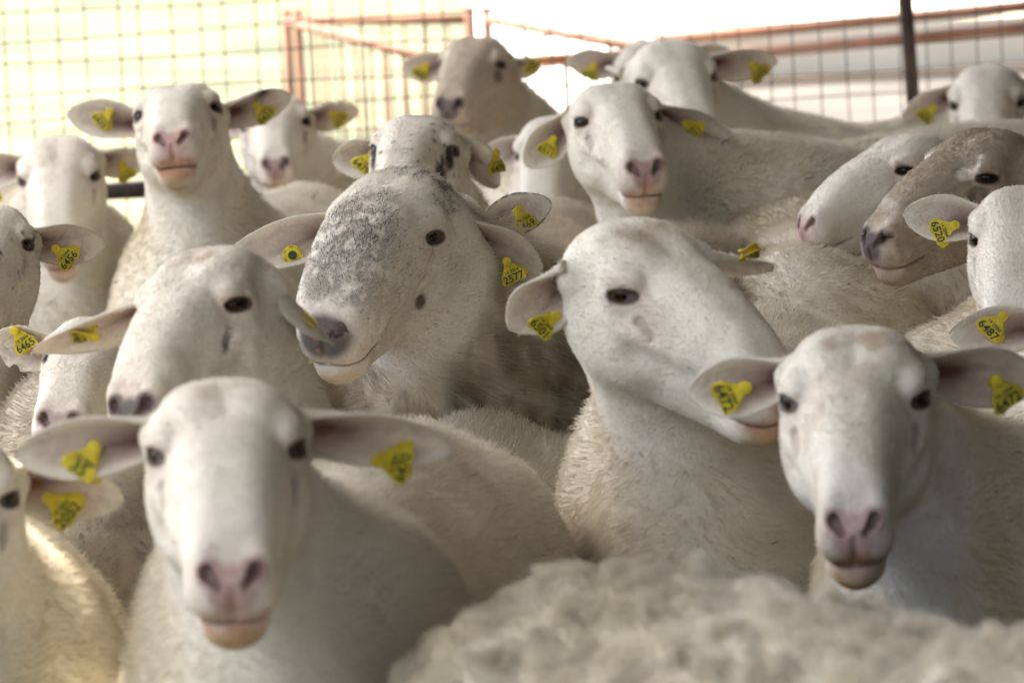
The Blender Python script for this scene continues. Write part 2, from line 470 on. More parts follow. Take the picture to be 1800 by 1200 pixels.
WHITE = np.array([0.78, 0.715, 0.59])

def paint(P, S):
    """base colour and hair length (m) of every point of the animal"""
    h = (P - S['t']) @ S['R'] / (0.01 * S['s'])
    h = warp(h, S)
    a = np.stack([np.abs(h[:, 0]), h[:, 1], h[:, 2]], 1)
    sd = S['seed']; style = S.get('style', 'white')
    dy = h[:, 1] - 2; dy = np.where(dy > 0, 0.3 * dy, dy)
    dist = np.sqrt(h[:, 0] ** 2 + dy ** 2 + (h[:, 2] + 3.0) ** 2)
    onhead = 1 - (sstep(11.5, 15.0, dist) if style != 'ram' else sstep(10.5, 13.5, dist))
    face = onhead * sstep(-10, -4, h[:, 1])
    n1 = fbm(P, 9.0, sd, 3); n2 = fbm(P, 38.0, sd + 5, 3); n3 = fbm(P, 150.0, sd + 9, 2)
    c = np.tile(WHITE, (len(P), 1)) * S.get('tone', 1.0)
    # the body coat is creamier and dirtier than the face
    c = mix(c, (0.575, 0.495, 0.315), (1 - onhead) * np.clip(0.36 + 1.0 * (n1 - 0.5) + 0.6 * (n2 - 0.5), 0, 0.85) * S.get('cream', 1.0))
    c = mix(c, (0.52, 0.42, 0.28), (1 - onhead) * sstep(0.52, 0.72, fbm(P, 3.2, sd + 13, 2)) * 0.5)
    c = mix(c, (0.58, 0.50, 0.40), face * np.clip(2.0 * (n1 - 0.53) + 1.6 * (n2 - 0.50), 0, 0.6))
    c = mix(c, (0.52, 0.37, 0.30), onhead * 0.30 * (blob(a, (5.0, 1.5, 0.2), (2.2, 2.8, 2.2)) + blob(a, (0, 13.5, -4.5), (4.5, 3.0, 4.0))))
    c = c * (0.96 + 0.08 * n3)[:, None]
    if S.get('body_shade'):
        c = mix(c, (0.27, 0.205, 0.125), (1 - onhead) * S['body_shade'] * (0.55 + 0.9 * (n2 - 0.3)))  # body painted browner to deepen the shade between the animals
    if S.get('stain'):
        c = mix(c, (0.50, 0.36, 0.23), onhead * blob(a, (1.6, -2.2, 4.0), (1.7, 1.8, 2.0)) * sstep(0.35, 0.6, n2) * S['stain'])
        c = mix(c, (0.50, 0.38, 0.26), face * sstep(0.50, 0.66, fbm(P, 22.0, sd + 31, 3)) * 0.45 * S['stain'])
    if style in ('brown', 'tan'):
        br = np.array([0.30, 0.215, 0.13]) if style == 'brown' else np.array([0.40, 0.30, 0.19])
        nb = fbm(P * np.array([1, 1, 1.0]), 55.0, sd + 21, 3)
        blaze = (blob(a, (3.9, 1.6, 1.9), (1.2, 3.4, 1.5)) * 0.8 + blob(h, (-2.0, -2.5, 4.0), (2.4, 3.0, 2.0)) * 0.55) * sstep(0.36, 0.6, nb)
        m = onhead * sstep(0.12, 0.42, n2 * 0.5 + n1 * 0.5 + 0.012 * h[:, 2] + 0.008 * (10 - h[:, 1]) - blaze * 0.7)
        m = np.maximum(m, sstep(0.3, 0.5, n1) * (1 - onhead) * S.get('bodybrown', 0.5))
        c = mix(c, br * (0.8 + 0.5 * n3)[:, None], m * (0.82 if style == 'brown' else 0.68))
        c = mix(c, (0.13, 0.085, 0.055), onhead * blob(a, (5.0, 2.8, -1.2), (1.4, 1.5, 1.2)) * 0.7)
    if style == 'ram':
        sp = fbm(P, 300.0, 31, 2); sp2 = fbm(P, 120.0, 37, 2)
        zone = sstep(-1.5, 7.5, h[:, 1] + 3 * (n2 - .5)) * sstep(6.0, 2.0, a[:, 0] + 2.5 * (n2 - .5)) * (1 - sstep(13.0, 14.6, h[:, 1])) * sstep(-4.2, -0.8, h[:, 2] + 0.55 * np.maximum(0, 4 - a[:, 0]))
        m = zone * sstep(0.40, 0.60, sp * 0.30 + sp2 * 0.45 + n2 * 0.25 + 0.07 * zone) * 0.95
        crown = blob(h, (-1.2, -6.0, 3.4), (4.2, 3.2, 3.2)) + blob(h, (-4.6, -3.4, 1.6), (1.6, 3.4, 2.4)) * 0.8
        m = np.maximum(m, crown * sstep(0.38, 0.60, sp2 * 0.7 + sp * 0.3) * 0.75)
        m = np.maximum(m, face * sstep(0.62, 0.74, sp * .5 + sp2 * .5) * 0.35)
        S['speck'] = m
        c = mix(c, (0.11, 0.085, 0.075), m * 0.62)
        c = mix(c, (0.10, 0.075, 0.06), blob(h, (-4.6, 3.6, -5.2), (1.0, 0.75, 0.8)) * 0.9)
        c = mix(c, (0.36, 0.275, 0.175), (1 - onhead) * (0.40 + 0.55 * sstep(0.40, 0.60, n2)))
        c = mix(c, (0.10, 0.08, 0.06), (1 - onhead) * sstep(0.48, 0.62, sp2) * sstep(0.78, 0.60, P[:, 2]) * 0.75)
    if style == 'spot':
        for p_, r_ in (((5.2, 3.2, -0.6), (1.5, 1.8, 1.3)), ((4.6, 5.4, -2.0), (1.4, 1.7, 1.5)), ((3.9, 7.6, -2.2), (1.0, 1.2, 1.0))):
            c = mix(c, (0.035, 0.03, 0.03), blob(a, p_, r_) * sstep(0.22, 0.40, n2))
        sp = fbm(P, 130.0, 41, 2)
        c = mix(c, (0.16, 0.13, 0.12), face * sstep(0.72, 0.80, sp))
        c = mix(c, (0.36, 0.30, 0.24), onhead * blob(h, (0, -5, 5), (5, 4, 2.5)) * n2)
        c = mix(c, (0.40, 0.32, 0.23), (1 - onhead) * 0.5)
    if style == 'freck':
        sp = fbm(P, 95.0, 47, 2)
        c = mix(c, (0.20, 0.16, 0.14), face * sstep(0.73, 0.80, sp))
    # bare skin: nose, lips, lids
    nose = np.maximum(blob(h, (0, 15.4, -3.9), (2.0, 2.1, 1.9)), blob(a, (1.6, 14.8, -2.85), (1.25, 1.3, 1.1))) if style != 'ram' else blob(h, (0, 15.0, -3.7), (3.1, 2.2, 2.2))
    dark = S.get('darknose', 0.0)
    pink = np.array([0.50, 0.285, 0.25]) * (1 - dark) + np.array([0.055, 0.045, 0.05]) * dark
    mot = sstep(0.5, 0.62, n2)
    if style == 'ram': pink = np.array([0.016, 0.013, 0.014])
    c = mix(c, pink, nose * (0.85 - 0.25 * mot * (1 - dark)))
    if style == 'ram':
        c = mix(c, (0.30, 0.17, 0.15), blob(h, (0.2, 15.2, -5.4), (1.0, 1.4, 0.8)) * mot)
    lips = blob(h, (0, 13.6, -6.5), (3.0, 2.8, 1.9))
    lipc = np.array([0.50, 0.27, 0.17]) if style != 'ram' else np.array([0.42, 0.36, 0.28])
    c = mix(c, lipc, lips * (0.40 + 0.5 * sstep(0.4, 0.65, n2)) * S.get('lips', 1.0) * (1 - 0.6 * dark))
    c = mix(c, (0.50, 0.32, 0.14), blob(h, (0, 13.2, -8.2), (2.6, 2.0, 1.4)) * (0.5 + 0.5 * sstep(0.4, 0.6, n2)) * S.get('chin', 0.5))
    zm = -6.55 + 0.03 * (a[:, 1] - 12.5) ** 2 * np.where(a[:, 1] < 12.5, 1, 0.0) - 0.05 * a[:, 0]
    ml = (1 - sstep(0.06, 0.24, np.abs(h[:, 2] - zm))) * sstep(9.0, 9.8, h[:, 1]) * onhead
    c = mix(c, (0.10, 0.06, 0.05), ml * 0.85)
    dn = np.minimum(rcone(a, (1.75, 14.6, -2.85), (0.98, 15.3, -3.65), 0.44, 0.20), rcone(a, (1.7, 14.7, -3.0), (1.3, 12.9, -3.2), 0.40, 0.2))
    c = mix(c, (0.10, 0.055, 0.05), (1 - sstep(-0.10, 0.45, dn)) * 0.8)
    c = mix(c, (0.022, 0.013, 0.012), 1 - sstep(-0.30, 0.08, dn))
    de = eye_dist(h)
    c = mix(c, S.get('rim', (0.07, 0.047, 0.038)), (1 - sstep(0.04, 0.38, de)) * onhead * 0.95)
    tp = rcone(a, (4.8, 2.9, -1.3), (4.3, 4.2, -2.3), 0.22, 0.42)
    c = mix(c, (0.26, 0.17, 0.14), (1 - sstep(-0.1, 0.65, tp)) * 0.6 * onhead)
    # hair length
    base = S.get('hair', 0.0095)
    L = 0.0044 * onhead + base * (1 - onhead)
    L = L * (1 - 0.92 * np.maximum.reduce([nose, lips * 0.7, 1 - sstep(0.0, 0.5, de), 1 - sstep(0.1, 0.5, dn)]))
    L = L * (0.55 + 0.45 * sstep(14, 6, h[:, 1]) + (1 - onhead) * 0.5)
    if style == 'ram':
        L = L * (1 + 1.0 * blob(h, (0, -5.5, 5), (5, 4, 3.5)))
    return np.clip(c, 0.01, 0.9), L

# ---------------------------------------------------------------- parts of a sheep
def solid_grid(top, bot, col_t, col_b):
    """closed thin shell between two (m,n) point grids"""
    m, n = top.shape[:2]
    P = np.concatenate([top.reshape(-1, 3), bot.reshape(-1, 3)]); C = np.concatenate([col_t.reshape(-1, 3), col_b.reshape(-1, 3)])
    i = np.arange(m * n).reshape(m, n); Q = []
    q = np.stack([i[:-1, :-1], i[1:, :-1], i[1:, 1:], i[:-1, 1:]], -1).reshape(-1, 4)
    Q.append(q); Q.append(q[:, ::-1] + m * n)
    rim = np.concatenate([i[:-1, 0], i[-1, :-1], i[1:, -1][::-1], i[0, 1:][::-1]])
    r2 = np.roll(rim, -1)
    Q.append(np.stack([r2, rim, rim + m * n, r2 + m * n], 1))
    return P, np.concatenate(Q), C

def ear_geometry(S, e, sx):
    v = np.asarray(e['v'], float); n = nrm(e['n']); Ln = np.linalg.norm(v); ax = v / Ln
    w = np.cross(n, ax); b = np.asarray(e['b'], float) - ax * 1.0; Ln += 1.0
    m, k = 22, 15
    t = np.linspace(0, 1, m)[:, None]; u = np.linspace(-1, 1, k)[None, :]
    half = np.interp(t, [0, .08, .2, .35, .5, .65, .8, .9, .96, 1.0], [1.2, 1.3, 1.75, 2.3, 2.6, 2.5, 1.95, 1.35, .85, .12]) * e.get('w', 1.0)
    cup = np.interp(t, [0, .2, .5, 1], [1.35, 1.0, .50, .30]) * e.get('cup', 1.0)
    fold = e.get('fold', 0.35)
    ang = u * cup * 1.45
    rad = half / np.maximum(np.sin(np.minimum(cup * 1.45, 1.5)), 0.2)
    lat = np.where(cup * 1.45 < 1.5, np.sin(ang) * rad, np.sin(ang) * rad)
    dep = (1 - np.cos(ang)) * rad * 0.75
    wav = 0.16 * np.sin(7 * t + 3 * u + S['seed']) * np.abs(u) * t + fold * np.maximum(0, u * e.get('side', 1.0)) ** 3 * half * np.sin(np.pi * np.clip(t, 0, 1))
    drp = -1.0 * e.get('droop', 0.6) * t ** 2
    gz = np.array(S['R'].T @ np.array([0, 0, 1.0]))
    I = b + ax * (t * Ln)[..., None] + w * lat[..., None] + n * (dep + wav)[..., None] + gz * drp[..., None]
    I = I.reshape(m, k, 3) if I.ndim == 3 else I
    du = np.gradient(I, axis=1); dt = np.gradient(I, axis=0)
    nn = np.cross(dt, du); nn /= np.maximum(np.linalg.norm(nn, axis=2, keepdims=True), 1e-9)
    if (nn[m // 2, k // 2] @ n) < 0: nn = -nn
    th = np.interp(t, [0, .3, .9, 1], [0.75, 0.42, 0.24, 0.12]) * (1 - 0.55 * np.abs(u) ** 3)
    O = I - nn * th[..., None]
    P0 = I.reshape(-1, 3)
    nz = fbm(P0, 0.55, S['seed'] + 3, 3).reshape(m, k); nf = fbm(P0, 2.5, S['seed'] + 4, 2).reshape(m, k)
    rimw = sstep(0.62, 0.95, np.abs(u) + 0 * t) + sstep(0.86, 0.98, t + 0 * u)
    ci = np.array([0.56, 0.445, 0.37]) * (0.85 + 0.3 * nf)[..., None]
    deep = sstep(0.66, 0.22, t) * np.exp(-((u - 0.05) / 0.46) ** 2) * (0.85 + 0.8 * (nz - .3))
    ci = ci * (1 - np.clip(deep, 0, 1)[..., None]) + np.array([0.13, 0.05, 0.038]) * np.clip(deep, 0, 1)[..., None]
    ridge = np.exp(-((u - 0.32 + 0.15 * np.sin(5 * t)) / 0.09) ** 2) * sstep(0.1, 0.25, t) * sstep(0.85, 0.5, t) * e.get('vein', 0.7)
    ci = ci * (1 - 0.55 * ridge[..., None])
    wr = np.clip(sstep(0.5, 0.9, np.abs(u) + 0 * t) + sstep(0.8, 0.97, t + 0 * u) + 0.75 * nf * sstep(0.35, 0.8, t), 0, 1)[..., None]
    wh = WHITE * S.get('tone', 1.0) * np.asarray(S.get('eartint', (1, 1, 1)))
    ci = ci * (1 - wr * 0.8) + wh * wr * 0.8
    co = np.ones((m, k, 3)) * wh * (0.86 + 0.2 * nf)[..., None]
    if e.get('darkrim'):
        dk = (sstep(0.88, 0.99, np.abs(u) + 0 * t) * (nf > 0.42))[..., None]
        ci = ci * (1 - dk) + np.array([0.07, 0.05, 0.05]) * dk
    if e.get('patch'):
        pt = np.exp(-(((t - 0.62) / 0.09) ** 2 + ((u - 0.8 * e.get('side', 1)) / 0.5) ** 2))[..., None]
        ci = ci * (1 - pt) + np.array([0.035, 0.025, 0.025]) * pt; co = co * (1 - pt) + np.array([0.035, 0.025, 0.025]) * pt
    to_w = lambda X: S['t'] + (X * 0.01 * S['s']) @ S['R'].T
    if e.get('ragged'):
        k_ = np.maximum(0, np.sin(31 * t + 2)) * sstep(0.35, 0.6, t) * 0.35
        I = I - w * ((np.maximum(0, u * e.get('side', 1.0)) ** 6) * k_ * half)[..., None] * e.get('side', 1.0)
        O = O - w * ((np.maximum(0, u * e.get('side', 1.0)) ** 6) * k_ * half)[..., None] * e.get('side', 1.0)
    return solid_grid(to_w(I), to_w(O), ci, co)

def eye_geometry(S, sx):
    m, k = 14, 22
    th = np.linspace(0, 1, m)[:, None] ** 1.25 * np.pi; ph = np.linspace(0, 2 * np.pi, k, endpoint=False)[None, :]
    X = np.stack([np.sin(th) * np.cos(ph), np.sin(th) * np.sin(ph), np.cos(th) + 0 * ph], -1)
    dk = S.get('eyedark', 0.5)
    r = np.hypot(X[..., 0] / 0.62, X[..., 1] / 0.24)
    q = np.hypot(X[..., 0], X[..., 1])
    c = np.ones(X.shape) * np.array([0.115, 0.062, 0.018]) * (1 - 0.75 * dk)
    c = np.where((r < 1)[..., None], np.array([0.004, 0.003, 0.003]), c)
    c = np.where((q > 0.70)[..., None], np.array([0.022, 0.013, 0.010]), c)
    c = np.where((X[..., 2] < 0)[..., None], np.array([0.02, 0.012, 0.01]), c)
    X = X * EYE_R * np.array([1, 1, 1.0])
    M = EYE_M.copy(); cc = EYE_C.copy()
    W = cc + X.reshape(-1, 3) @ M.T
    W[:, 0] *= sx
    P = S['t'] + (W * 0.01 * S['s']) @ S['R'].T
    i = np.arange(m * k).reshape(m, k); j = np.roll(i, -1, 1)
    Q = np.stack([i[:-1], i[1:], j[1:], j[:-1]], -1).reshape(-1, 4)
    if sx < 0: Q = Q[:, ::-1]
    return P, Q, c.reshape(-1, 3)

_TXT = {}
def text_tris(s):
    """flat triangles of a line of print, height 1, centred"""
    if s not in _TXT:
        cu = bpy.data.curves.new('print', 'FONT'); cu.body = s; cu.size = 1.0; cu.resolution_u = 2; cu.offset = 0.018; cu.align_x = 'CENTER'
        ob = bpy.data.objects.new('print', cu); bpy.context.scene.collection.objects.link(ob)
        dg = bpy.context.evaluated_depsgraph_get(); me = ob.evaluated_get(dg).to_mesh()
        me.calc_loop_triangles()
        V = np.array([v.co[:2] for v in me.vertices]).reshape(-1, 2); T = np.array([t.vertices[:] for t in me.loop_triangles]).reshape(-1, 3)
        ob.evaluated_get(dg).to_mesh_clear(); bpy.data.objects.remove(ob); bpy.data.curves.remove(cu)
        _TXT[s] = (V, T)
    return _TXT[s]

def ring_faces(a, b):
    n = len(a); a = np.asarray(a); b = np.asarray(b)
    return [(a[i], a[(i + 1) % n], b[(i + 1) % n], b[i]) for i in range(n)]

def tag_mesh(S, tg):
    """yellow plastic ear tag with stud and printed number; local axes: X across, Y up (stud at 0), Z out of the ear; cm"""
    V = []; Fc = []; Mi = []
    def add(vs): V.extend(vs); return list(range(len(V) - len(vs), len(V)))
    def disc(cx, cy, z0, z1, r0, r1, n=16, mi=0):
        a = add([(cx + r0 * math.cos(2 * math.pi * i / n), cy + r0 * math.sin(2 * math.pi * i / n), z0) for i in range(n)])
        b = add([(cx + r1 * math.cos(2 * math.pi * i / n), cy + r1 * math.sin(2 * math.pi * i / n), z1) for i in range(n)])
        f = ring_faces(a, b) + [tuple(b), tuple(a[::-1])]
        Fc.extend(f); Mi.extend([mi] * len(f))
    def plate(o, z0, z1, mi=0):
        c = np.mean(o, 0)
        a = add([(x, y, z0) for x, y in o]); b = add([(x, y, z1 - 0.03) for x, y in o]); d = add([(c[0] + (x - c[0]) * .965, c[1] + (y - c[1]) * .965, z1) for x, y in o])
        f = ring_faces(a, b) + ring_faces(b, d) + [tuple(d), tuple(a[::-1])]
        Fc.extend(f); Mi.extend([mi] * len(f))
    def prnt(s, x, y, h, z, rot=0.0):
        P2, T2 = text_tris(s); cr, sr = math.cos(rot), math.sin(rot)
        i0 = len(V)
        V.extend([(x + h * (p[0] * cr - p[1] * sr), y + h * (p[0] * sr + p[1] * cr), z) for p in P2])
        Fc.extend([tuple(int(q) + i0 for q in t_) for t_ in T2]); Mi.extend([1] * len(T2))
    if tg['kind'] == 'round':
        disc(0, 0, 0.0, 0.16, 1.42, 1.36, 28); disc(0, 0, 0.161, 0.34, 0.78, 0.72, 20, 0); disc(0, 0, 0.342, 0.36, 0.62, 0.60, 20, 1)
        for i, s in enumerate('US 84 0064 VA 19 NC'.replace(' ', '  ')):
            if s == ' ': continue
            an = math.pi * 0.9 - i * 2 * math.pi / 27 * 1.03
            prnt(s, 1.04 * math.cos(an) - .0, 1.04 * math.sin(an), 0.42, 0.166, an - math.pi / 2)
    else:
        o = [(-.45, .15), (-.62, -.5), (-1.05, -1.15), (-1.62, -1.9), (-1.70, -2.7), (-1.55, -2.95), (1.55, -2.95), (1.70, -2.7), (1.62, -1.9), (1.05, -1.15), (.62, -.5), (.45, .15), (.25, .45), (-.25, .45)][::-1]
        plate(o, 0.0, 0.15)
        disc(0, 0, -1.2, -0.96, 0.5, 0.5); disc(0, 0, -0.82, 0.0, 0.16, 0.16, 8); disc(0, 0, 0.151, 0.52, 0.50, 0.44); disc(0, 0, 0.522, 0.60, 0.62, 0.56); disc(0, 0, 0.602, 0.66, 0.28, 0.24)
        # the other leaf of the tag behind the ear, a little turned
        cr, sr = math.cos(0.22), math.sin(0.22)
        plate([(x * cr - y * sr, x * sr + y * cr) for x, y in o], -0.95, -0.82)
        t_ = tg['txt']
        if t_:
            prnt(t_, 0, -2.78, 1.42 if len(t_) > 3 else 1.6, 0.156)
            prnt('14 2004', 0.05, -1.62, 0.62, 0.156)
    P = np.array(V)
    P[:, 2] -= 0.055 * P[:, 0] ** 2 + 0.02 * P[:, 1] ** 2
    P = P * tg.get('k', 0.88 * (0.93 + 0.14 * ((len(tg['txt']) * 7 + sum(map(ord, tg['txt']))) % 10) / 10))
    d = nrm(tg['d']); n = nrm(np.asarray(tg['n']) - d * np.dot(d, tg['n'])); x = np.cross(-d, n)
    W = np.asarray(tg['p']) + n * (1.5 if tg['kind'] == 'round' else tg.get('off', 1.05)) + P[:, :1] * x / S['s'] + P[:, 1:2] * (-d) / S['s'] + P[:, 2:] * n / S['s']
    W = S['t'] + (W * 0.01 * S['s']) @ S['R'].T - S['root']
    me = bpy.data.meshes.new('ear_tag')
    me.from_pydata([tuple(v) for v in W], [], Fc); me.update()
    me.polygons.foreach_set('material_index', np.array(Mi, np.int32))
    me.materials.append(M['tag']); me.materials.append(M['print'])
    return me

RNG = np.random.default_rng(7)
def hair_points(S, P, T, vn, col, Ln, dens, rad, fleece=False, seg=3):
    """strand control points on the part of the coat that can come into view"""
    A = P[T[:, 0]]; B = P[T[:, 1]]; C = P[T[:, 2]]
    ar = 0.5 * np.linalg.norm(np.cross(B - A, C - A), axis=1)
    cen = (A + B + C) / 3
    tn = vn[T].mean(1)
    tc = CAM_LOC - cen; dist = np.linalg.norm(tc, axis=1); tc /= dist[:, None]
    xy = cam_px(cen)
    vis = ((tn * tc).sum(1) > -0.40) & (cen[:, 2] > 0.36) & (xy[:, 0] > -260) & (xy[:, 0] < 2060) & (xy[:, 1] > -120) & (xy[:, 1] < 1420)
    lm = Ln[T].mean(1)
    wgt = ar * vis * np.minimum(1 / np.maximum(lm, 0.002), 260) * dens
    n = RNG.poisson(wgt)
    idx = np.repeat(np.arange(len(T)), n)
    if len(idx) == 0: return None
    r1 = np.sqrt(RNG.random(len(idx))); r2 = RNG.random(len(idx))
    w0 = (1 - r1)[:, None]; w1 = (r1 * (1 - r2))[:, None]; w2 = (r1 * r2)[:, None]
    R0 = A[idx] * w0 + B[idx] * w1 + C[idx] * w2
    N = vn[T[idx, 0]] * w0 + vn[T[idx, 1]] * w1 + vn[T[idx, 2]] * w2
    N /= np.linalg.norm(N, axis=1, keepdims=True)
    K = col[T[idx, 0]] * w0 + col[T[idx, 1]] * w1 + col[T[idx, 2]] * w2
    L = (Ln[T[idx, 0]] * w0[:, 0] + Ln[T[idx, 1]] * w1[:, 0] + Ln[T[idx, 2]] * w2[:, 0]) * RNG.uniform(0.65, 1.25, len(idx))
    if 'speck' in S and len(S['speck']) == len(P):
        pr = S['speck'][T[idx]].mean(1)
        dkm = RNG.random(len(idx)) < pr * 0.85
        K = np.where(dkm[:, None], np.array([0.07, 0.053, 0.045]) * RNG.uniform(0.6, 1.5, (len(idx), 1)), K * (1 - 0.0 * pr[:, None]) + (WHITE - K) * (0.75 * pr[:, None]))
    keep = L > 0.0007
    R0, N, K, L = R0[keep], N[keep], K[keep], L[keep]
    h = (R0 - S['t']) @ S['R'] / (0.01 * S['s'])
    hy = h[:, 1] - 1; hy = np.where(hy > 0, 0.35 * hy, hy)
    oh = 1 - sstep(11, 18, np.sqrt(h[:, 0] ** 2 + hy ** 2 + (h[:, 2] + 3.0) ** 2))
    back = -S['R'][:, 1] - 0.25 * S['R'][:, 2]
    bd = np.array([-S['f'][0], -S['f'][1], -0.75])
    flow = oh[:, None] * back + (1 - oh)[:, None] * nrm(bd)
    sw = np.stack([fbm(R0, 14.0, 60 + i, 2) - 0.5 for i in range(3)], 1)
    flow = flow + sw * (1.3 + 1.2 * (1 - oh))[:, None]
    tg = flow - N * (flow * N).sum(1)[:, None]
    tg /= np.maximum(np.linalg.norm(tg, axis=1, keepdims=True), 1e-6)
    jit = RNG.normal(0, 1, (len(L), 3))
    if fleece:
        # locks: strands gather towards the tip of the nearest lock
        nc = max(20, int(len(L) / 85)); ci = RNG.choice(len(L), nc, replace=False)
        near = np.empty(len(L), np.int64)
        for a in range(0, len(L), 4000):
            d2 = ((R0[a:a + 4000, None, :] - R0[ci][None]) ** 2).sum(2); near[a:a + 4000] = d2.argmin(1)
        lk = ci[near]
        lj = RNG.normal(0, 1, (len(L), 3))
        LL = L[lk]
        tipd = N[lk] * 0.50 + tg[lk] * 0.60 + lj[lk] * 0.34
        tip = R0[lk] + tipd * LL[:, None] + jit * 0.0022
        lkc = RNG.uniform(0.70, 1.10, len(L))[lk]; K = K * lkc[:, None]
        mid1 = R0 + N * (L * 0.42)[:, None] + lj[lk] * (LL * 0.08)[:, None] + jit * 0.001
        mid2 = 0.42 * (R0 + N * (L * 0.7)[:, None]) + 0.58 * tip - tg[lk] * (0.20 * LL)[:, None] + lj[lk][:, [1, 2, 0]] * (0.16 * LL)[:, None] + jit * 0.0016
        pts = np.stack([R0 - N * 0.002, mid1, mid2, tip], 1)
    else:
        lay = (0.84 * oh + 0.58 * (1 - oh))[:, None]
        d1 = tg * lay + N * (1 - lay) * 1.25 + jit * 0.10
        d2 = tg * (lay + 0.12) + N * (1 - lay) * 0.55 + jit * 0.22
        pts = np.stack([R0 - N * 0.0006, R0 + d1 * (L * 0.5)[:, None], R0 + d1 * (L * 0.5)[:, None] + d2 * (L * 0.5)[:, None]], 1)
    dd = np.linalg.norm(R0 - CAM_LOC, axis=1)
    rr = rad * dd / 5.7 * RNG.uniform(0.7, 1.2, len(L))
    fl = (RNG.random(len(L)) < 0.0007) & (oh < 0.3)
    K = np.where(fl[:, None], np.array([0.06, 0.04, 0.022]), K)
    rr = np.where(fl, rr * 2.2, rr)
    K = np.clip(K * RNG.uniform(0.80, 1.12, (len(L), 1)), 0.005, 0.9)
    return pts, rr, K

def make_curves(name, parts, root, parent, mat):
    by = {}
    hc = bpy.data.hair_curves.new(name)
    sizes = []; pos = []; rad = []; col = []
    for pts, rr, K in parts:
        n, k = pts.shape[:2]
        sizes.append(np.full(n, k)); pos.append((pts - root).reshape(-1, 3))
        taper = np.linspace(1.0, 0.25, k)
        rad.append((rr[:, None] * taper[None]).ravel()); col.append(K)
    sizes = np.concatenate(sizes)
    hc.add_curves([int(x) for x in sizes])
    hc.attributes['position'].data.foreach_set('vector', np.concatenate(pos).astype(np.float32).ravel())
    ra = hc.attributes.get('radius') or hc.attributes.new('radius', 'FLOAT', 'POINT')
    ra.data.foreach_set('value', np.concatenate(rad).astype(np.float32))
    ca = hc.attributes.new('col', 'FLOAT_COLOR', 'CURVE')
    cc = np.concatenate(col); ca.data.foreach_set('color', np.concatenate([cc, np.ones((len(cc), 1))], 1).astype(np.float32).ravel())
    hc.materials.append(mat)
    o = bpy.data.objects.new(name, hc); bpy.context.scene.collection.objects.link(o); o.parent = parent
    return o, len(sizes)

NH = [0]
def build_sheep(S):
    P, T = sheep_geometry(S, lev=S.get('lev', 3))
    root = np.array([S['w'][0], S['w'][1], 0.0]); S['root'] = root
    col, Ln = paint(P, S)
    fn, vn = tri_normals(P, T)
    e = bpy.data.objects.new(S['name'], None); bpy.context.scene.collection.objects.link(e)
    e.empty_display_size = 0.1; e.location = root
    e['label'] = S['label']; e['category'] = S.get('cat', 'sheep'); e['group'] = 'flock crowded in the pen'
    body = link('body', make_mesh('sheep_body', P - root, T, col), e, M['skin'])
    parts = []
    dens = S.get('dens', 1.0)
    q = hair_points(S, P, T, vn, col, Ln, 0.75e3 * dens, S.get('rad', 0.00042), S.get('fleece', False))
    if q: parts.append(q)
    for side, sx in (('R', 1), ('L', -1)):
        if side in S.get('ears', {}):
            er = S['ears'][side]
            EP, EQ, EC = ear_geometry(S, er, sx)
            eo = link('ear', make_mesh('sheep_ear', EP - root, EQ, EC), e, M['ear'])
            ET = np.concatenate([EQ[:, [0, 1, 2]], EQ[:, [0, 2, 3]]])
            f2, v2 = tri_normals(EP, ET)
            q = hair_points(S, EP, ET, v2, EC, np.full(len(EP), 0.0050), 0.45e3 * dens, S.get('rad', 0.00042) * 0.9)
            if q: parts.append(q)
            if 'tag' in er:
                tm = tag_mesh(S, er['tag']); link('ear_tag', tm, eo)
        if S.get('eyes', True):
            XP, XQ, XC = eye_geometry(S, sx)
            link('eye', make_mesh('sheep_eye', XP - root, XQ, XC), e, M['eye'])
    if parts:
        o, n = make_curves('coat', parts, root, body, M['coat']); NH[0] += n
    return e
# ---------------------------------------------------------------- setting
def ray(px):
    return _fw + (px[0] - 900) / FPX * _r2 + (600 - px[1]) / FPX * _u2
def at_depth(px, d): return CAM_LOC + ray(px) * d
def at_z(px, z):
    r = ray(px); return CAM_LOC + r * ((z - CAM_LOC[2]) / r[2])

def mesh_obj(name, V, Fc, m, parent=None, smooth=False, loc=(0, 0, 0)):
    me = bpy.data.meshes.new(name); me.from_pydata([tuple(map(float, v)) for v in V], [], Fc); me.update()
    if smooth: me.polygons.foreach_set('use_smooth', np.ones(len(me.polygons), bool))
    return link(name, me, parent, M[m], loc)

def box(c, s, f=None):
    """box centred at c with size s; f: unit axis its x runs along (horizontal)"""
    c = np.asarray(c, float); f = nrm(f) if f is not None else np.array([1.0, 0, 0]); up = np.array([0, 0, 1.0]); sd = nrm(np.cross(up, f)); up = np.cross(f, sd)
    V = [c + f * s[0] * a / 2 + sd * s[1] * b / 2 + up * s[2] * e / 2 for a in (-1, 1) for b in (-1, 1) for e in (-1, 1)]
    return V, [(0, 1, 3, 2), (4, 6, 7, 5), (0, 4, 5, 1), (2, 3, 7, 6), (0, 2, 6, 4), (1, 5, 7, 3)]

def tube(pts, r, n=8):
    pts = [np.asarray(p, float) for p in pts]; V = []; Fc = []
    for i, p in enumerate(pts):
        d = nrm(pts[min(i + 1, len(pts) - 1)] - pts[max(i - 1, 0)])
        a = nrm(np.cross(d, [0.31, 0.2, 0.93] if abs(d[2]) < 0.9 else [1, 0, 0])); b = np.cross(d, a)
        V += [p + r * (a * math.cos(2 * math.pi * k / n) + b * math.sin(2 * math.pi * k / n)) for k in range(n)]
    for i in range(len(pts) - 1):
        for k in range(n): Fc.append((i * n + k, i * n + (k + 1) % n, (i + 1) * n + (k + 1) % n, (i + 1) * n + k))
    Fc.append(tuple(range(n))[::-1]); Fc.append(tuple(range((len(pts) - 1) * n, len(pts) * n)))
    return V, Fc

